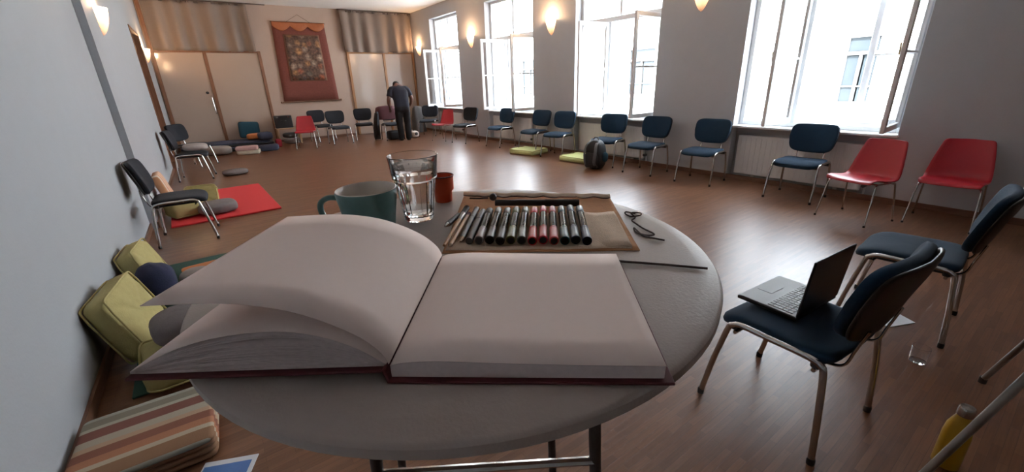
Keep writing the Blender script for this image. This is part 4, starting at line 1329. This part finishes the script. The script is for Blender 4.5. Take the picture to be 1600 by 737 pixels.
# ------------------------------------------------------------------ jacket over a chair, bag, odds and ends by the person
t = thing('jacket', 'dark jacket with maroon shoulders draped over the chair behind the person', 'jacket', (4.46, 12.53, 0), R(176 - 180))
def drape(name, m, secs, seed):
    """closed loft through elliptical sections (cx, cy, z, rx, ry)"""
    rd = random.Random(seed)
    ph = rd.uniform(0, 6)
    rows = []
    for cx_, cy_, z, rx, ry in secs:
        row = []
        for i in range(29):
            a = 2 * PI * i / 28
            k = 1 + .06 * math.sin(5 * a + ph + z * 7)
            row.append((cx_ + rx * k * spow(math.cos(a), .8), cy_ + ry * k * spow(math.sin(a), .8), z))
        rows.append(row)
    return MB().grid(rows).build(name, m, t, ang=80)
drape('yoke', M['jacket_red'], [(-.01, .115, .945, .03, .015), (-.01, .115, .935, .20, .065), (-.01, .11, .90, .285, .095), (-.015, .085, .80, .305, .105), (-.02, .05, .68, .31, .115), (-.02, .02, .57, .30, .12)], 1)
drape('body', M['jacket'], [(-.30, .0, .80, .02, .02), (-.325, .0, .76, .05, .07), (-.355, -.01, .60, .072, .09), (-.375, -.02, .42, .085, .085), (-.385, -.02, .25, .09, .085), (-.385, -.02, .10, .092, .085), (-.38, -.02, .03, .085, .08), (-.38, -.02, .028, .01, .01)], 2)
MB().tube(catmull([(-.34, -.08, .74), (-.385, -.11, .55), (-.40, -.12, .38), (-.40, -.12, .18)], 6), [.05] * 6 + [.055] * 6 + [.05] * 7, 12).build('sleeve', M['jacket'], t, ang=80)
pad('shoulder_bag', 'black bag on the floor beneath the jacket chair', 'bag', (.36, .26, .26), M['pack'], (4.47, 12.28, 0), (0, 0, R(6)), .45, .35, .06, 41, piping=False)
t = thing('cloth_bag', 'small white cloth bag with a dark opening on the floor by the person', 'bag', (5.08, 12.18, 0), R(20))
MB().sell((.24, .22, .20), .7, .8, 24, 12, Matrix.Translation((0, 0, .10)), .10, 42).build('bag', M['white_cloth'], t, ang=80)
MB().sell((.11, .06, .09), .8, .8, 16, 10, Matrix.Translation((-.02, -.10, .12)), .05, 43).build('opening', M['black_plastic'], t, ang=80)
t = thing('covered_stand', 'tall dark grey covered bundle standing in the far corner', 'bundle', (5.84, 13.55, 0))
drape('cover', M['dark_heap'], [(0, 0, .84, .01, .01), (0, 0, .835, .10, .10), (0, 0, .76, .15, .14), (0, 0, .5, .19, .16), (0, 0, .2, .21, .18), (0, 0, .005, .23, .2)], 5)

# ------------------------------------------------------------------ person, bent forward, seen from behind
per = thing('person', 'person in navy t-shirt and black trousers bending over, back turned, beside a chair', 'person', (4.63, 11.80, 0), R(-8))
def skinned(name, m, verts, edges, radii, parent, root=0, sub=2):
    me = bpy.data.meshes.new(name)
    me.from_pydata(verts, edges, [])
    me.materials.append(m)
    o = bpy.data.objects.new(name, me)
    col.objects.link(o)
    o.parent = parent
    sk = o.modifiers.new('skin', 'SKIN')
    sk.use_smooth_shade = True
    for i, d in enumerate(me.skin_vertices[0].data):
        d.radius = radii[i] if isinstance(radii[i], tuple) else (radii[i], radii[i])
        d.use_root = (i == root)
    sb = o.modifiers.new('subdivision', 'SUBSURF')
    sb.levels = sb.render_levels = sub
    return o
V, E_, RR = [], [], []
def jv(p_, r_, link=None):
    V.append(p_)
    RR.append(r_)
    if link is not None:
        E_.append((link, len(V) - 1))
    return len(V) - 1
pelvis = jv((0, -.03, .93), (.15, .12))
belly = jv((0, .0, 1.08), (.155, .12), pelvis)
chest = jv((0, .09, 1.28), (.18, .13), belly)
neck0 = jv((0, .19, 1.43), (.10, .09), chest)
neck = jv((0, .27, 1.49), .062, neck0)
head = jv((0, .34, 1.505), .085, neck)
crown = jv((0, .41, 1.49), .090, head)
jv((0, .45, 1.44), .06, crown)
for sx in (-1, 1):
    sh = jv((.19 * sx, .13, 1.40), .078, neck0)
    el = jv((.325 * sx, .06, 1.15), .052, sh)
    fo = jv((.325 * sx, .14, 1.03), .044, el)
    wr = jv((.285 * sx, .24, .92), .031, fo)
    pm = jv((.270 * sx, .280, .865), (.036, .020), wr)
    for k in range(4):
        b1 = jv((.270 * sx + (k - 1.5) * .017, .300 + .004 * k, .825), .0095, pm)
        b2 = jv((.265 * sx + (k - 1.5) * .018, .318, .79 + .006 * abs(k - 1.5)), .0085, b1)
        jv((.260 * sx + (k - 1.5) * .018, .340, .77 + .006 * abs(k - 1.5)), .0075, b2)
    th1 = jv((.242 * sx, .298, .855), .011, pm)
    jv((.227 * sx, .322, .825), .009, th1)
    hip = jv((.095 * sx, -.02, .86), .100, pelvis)
    kn = jv((.105 * sx, .010, .50), .066, hip)
    an = jv((.100 * sx, -.03, .09), .042, kn)
    jv((.105 * sx, .09, .035), .034, an)
skinned('body', M['skin'], V, E_, RR, per)
def loft_x(mb, secs, seg=24):
    """closed loft whose rings keep the sideways axis level: (centre, tilt of the ring about X in degrees, half width, half depth)"""
    vs = []
    for c, tilt, rx, ry in secs:
        T_ = Euler((R(tilt), 0, 0)).to_matrix()
        for k in range(seg):
            a = 2 * PI * k / seg
            vs.append(Vector(c) + T_ @ Vector((rx * spow(math.cos(a), .85), ry * spow(math.sin(a), .85), 0)))
    n = len(secs)
    fs = [(i * seg + k, i * seg + (k + 1) % seg, (i + 1) * seg + (k + 1) % seg, (i + 1) * seg + k) for i in range(n - 1) for k in range(seg)]
    fs += [tuple(range(seg))[::-1], tuple(range((n - 1) * seg, n * seg))]
    return mb.add(vs, fs)
def fused(mb, name, m, vox):
    """overlapping pieces merged into one continuous cloth surface"""
    o = mb.build(name, m, per, ang=180)
    q = o.modifiers.new('remesh', 'REMESH')
    q.mode = 'VOXEL'
    q.voxel_size = vox
    q.use_smooth_shade = True
    q = o.modifiers.new('smooth', 'SMOOTH')
    q.factor = .5
    q.iterations = 4
    return o
mb = loft_x(MB(), [((0, -.035, .86), 0, .200, .150), ((0, -.03, .95), 0, .208, .155), ((0, -.005, 1.08), -8, .205, .150), ((0, .045, 1.20), -16, .222, .155), ((0, .095, 1.31), -24, .240, .150), ((0, .14, 1.385), -32, .225, .125), ((0, .185, 1.435), -42, .150, .095), ((0, .225, 1.470), -48, .078, .075)])
for sx in (-1, 1):
    mb.tube(catmull([(.10 * sx, .14, 1.39), (.19 * sx, .13, 1.385), (.255 * sx, .10, 1.29), (.292 * sx, .08, 1.20)], 4), [.09] * 4 + [.095] * 4 + [.084] * 5, 16)
fused(mb, 't_shirt', M['shirt'], .016)
mb = loft_x(MB(), [((0, -.03, .99), 0, .182, .140), ((0, -.035, .92), 0, .205, .155), ((0, -.03, .83), 0, .205, .145), ((0, -.02, .77), 0, .17, .11)])
for sx in (-1, 1):
    mb.tube(catmull([(.095 * sx, -.025, .86), (.108 * sx, -.01, .68), (.112 * sx, .0, .48), (.108 * sx, -.015, .28), (.105 * sx, -.01, .055)], 4), [.112] * 4 + [.100] * 4 + [.088] * 4 + [.084] * 5, 16)
fused(mb, 'trousers', M['trousers'], .016)
for sx in (-1, 1):
    MB().sell((.105, .27, .085), .7, .6, 20, 12, Matrix.Translation((.105 * sx, .045, .043))).build('shoe', M['shoe'], per, ang=80)
mb = MB().sell((.182, .20, .17), 1, 1, 24, 16, Matrix.Translation((0, .385, 1.525)))
mb.build('hair', M['hair'], per, ang=80)
for sx in (-1, 1):
    MB().sell((.022, .04, .062), .9, .9, 10, 8, Matrix.Translation((.094 * sx, .37, 1.485))).build('ear', M['skin'], per, ang=80)
MB().sell((.03, .03, .045), .9, .9, 10, 8, Matrix.Translation((0, .475, 1.42))).build('nose', M['skin'], per, ang=80)
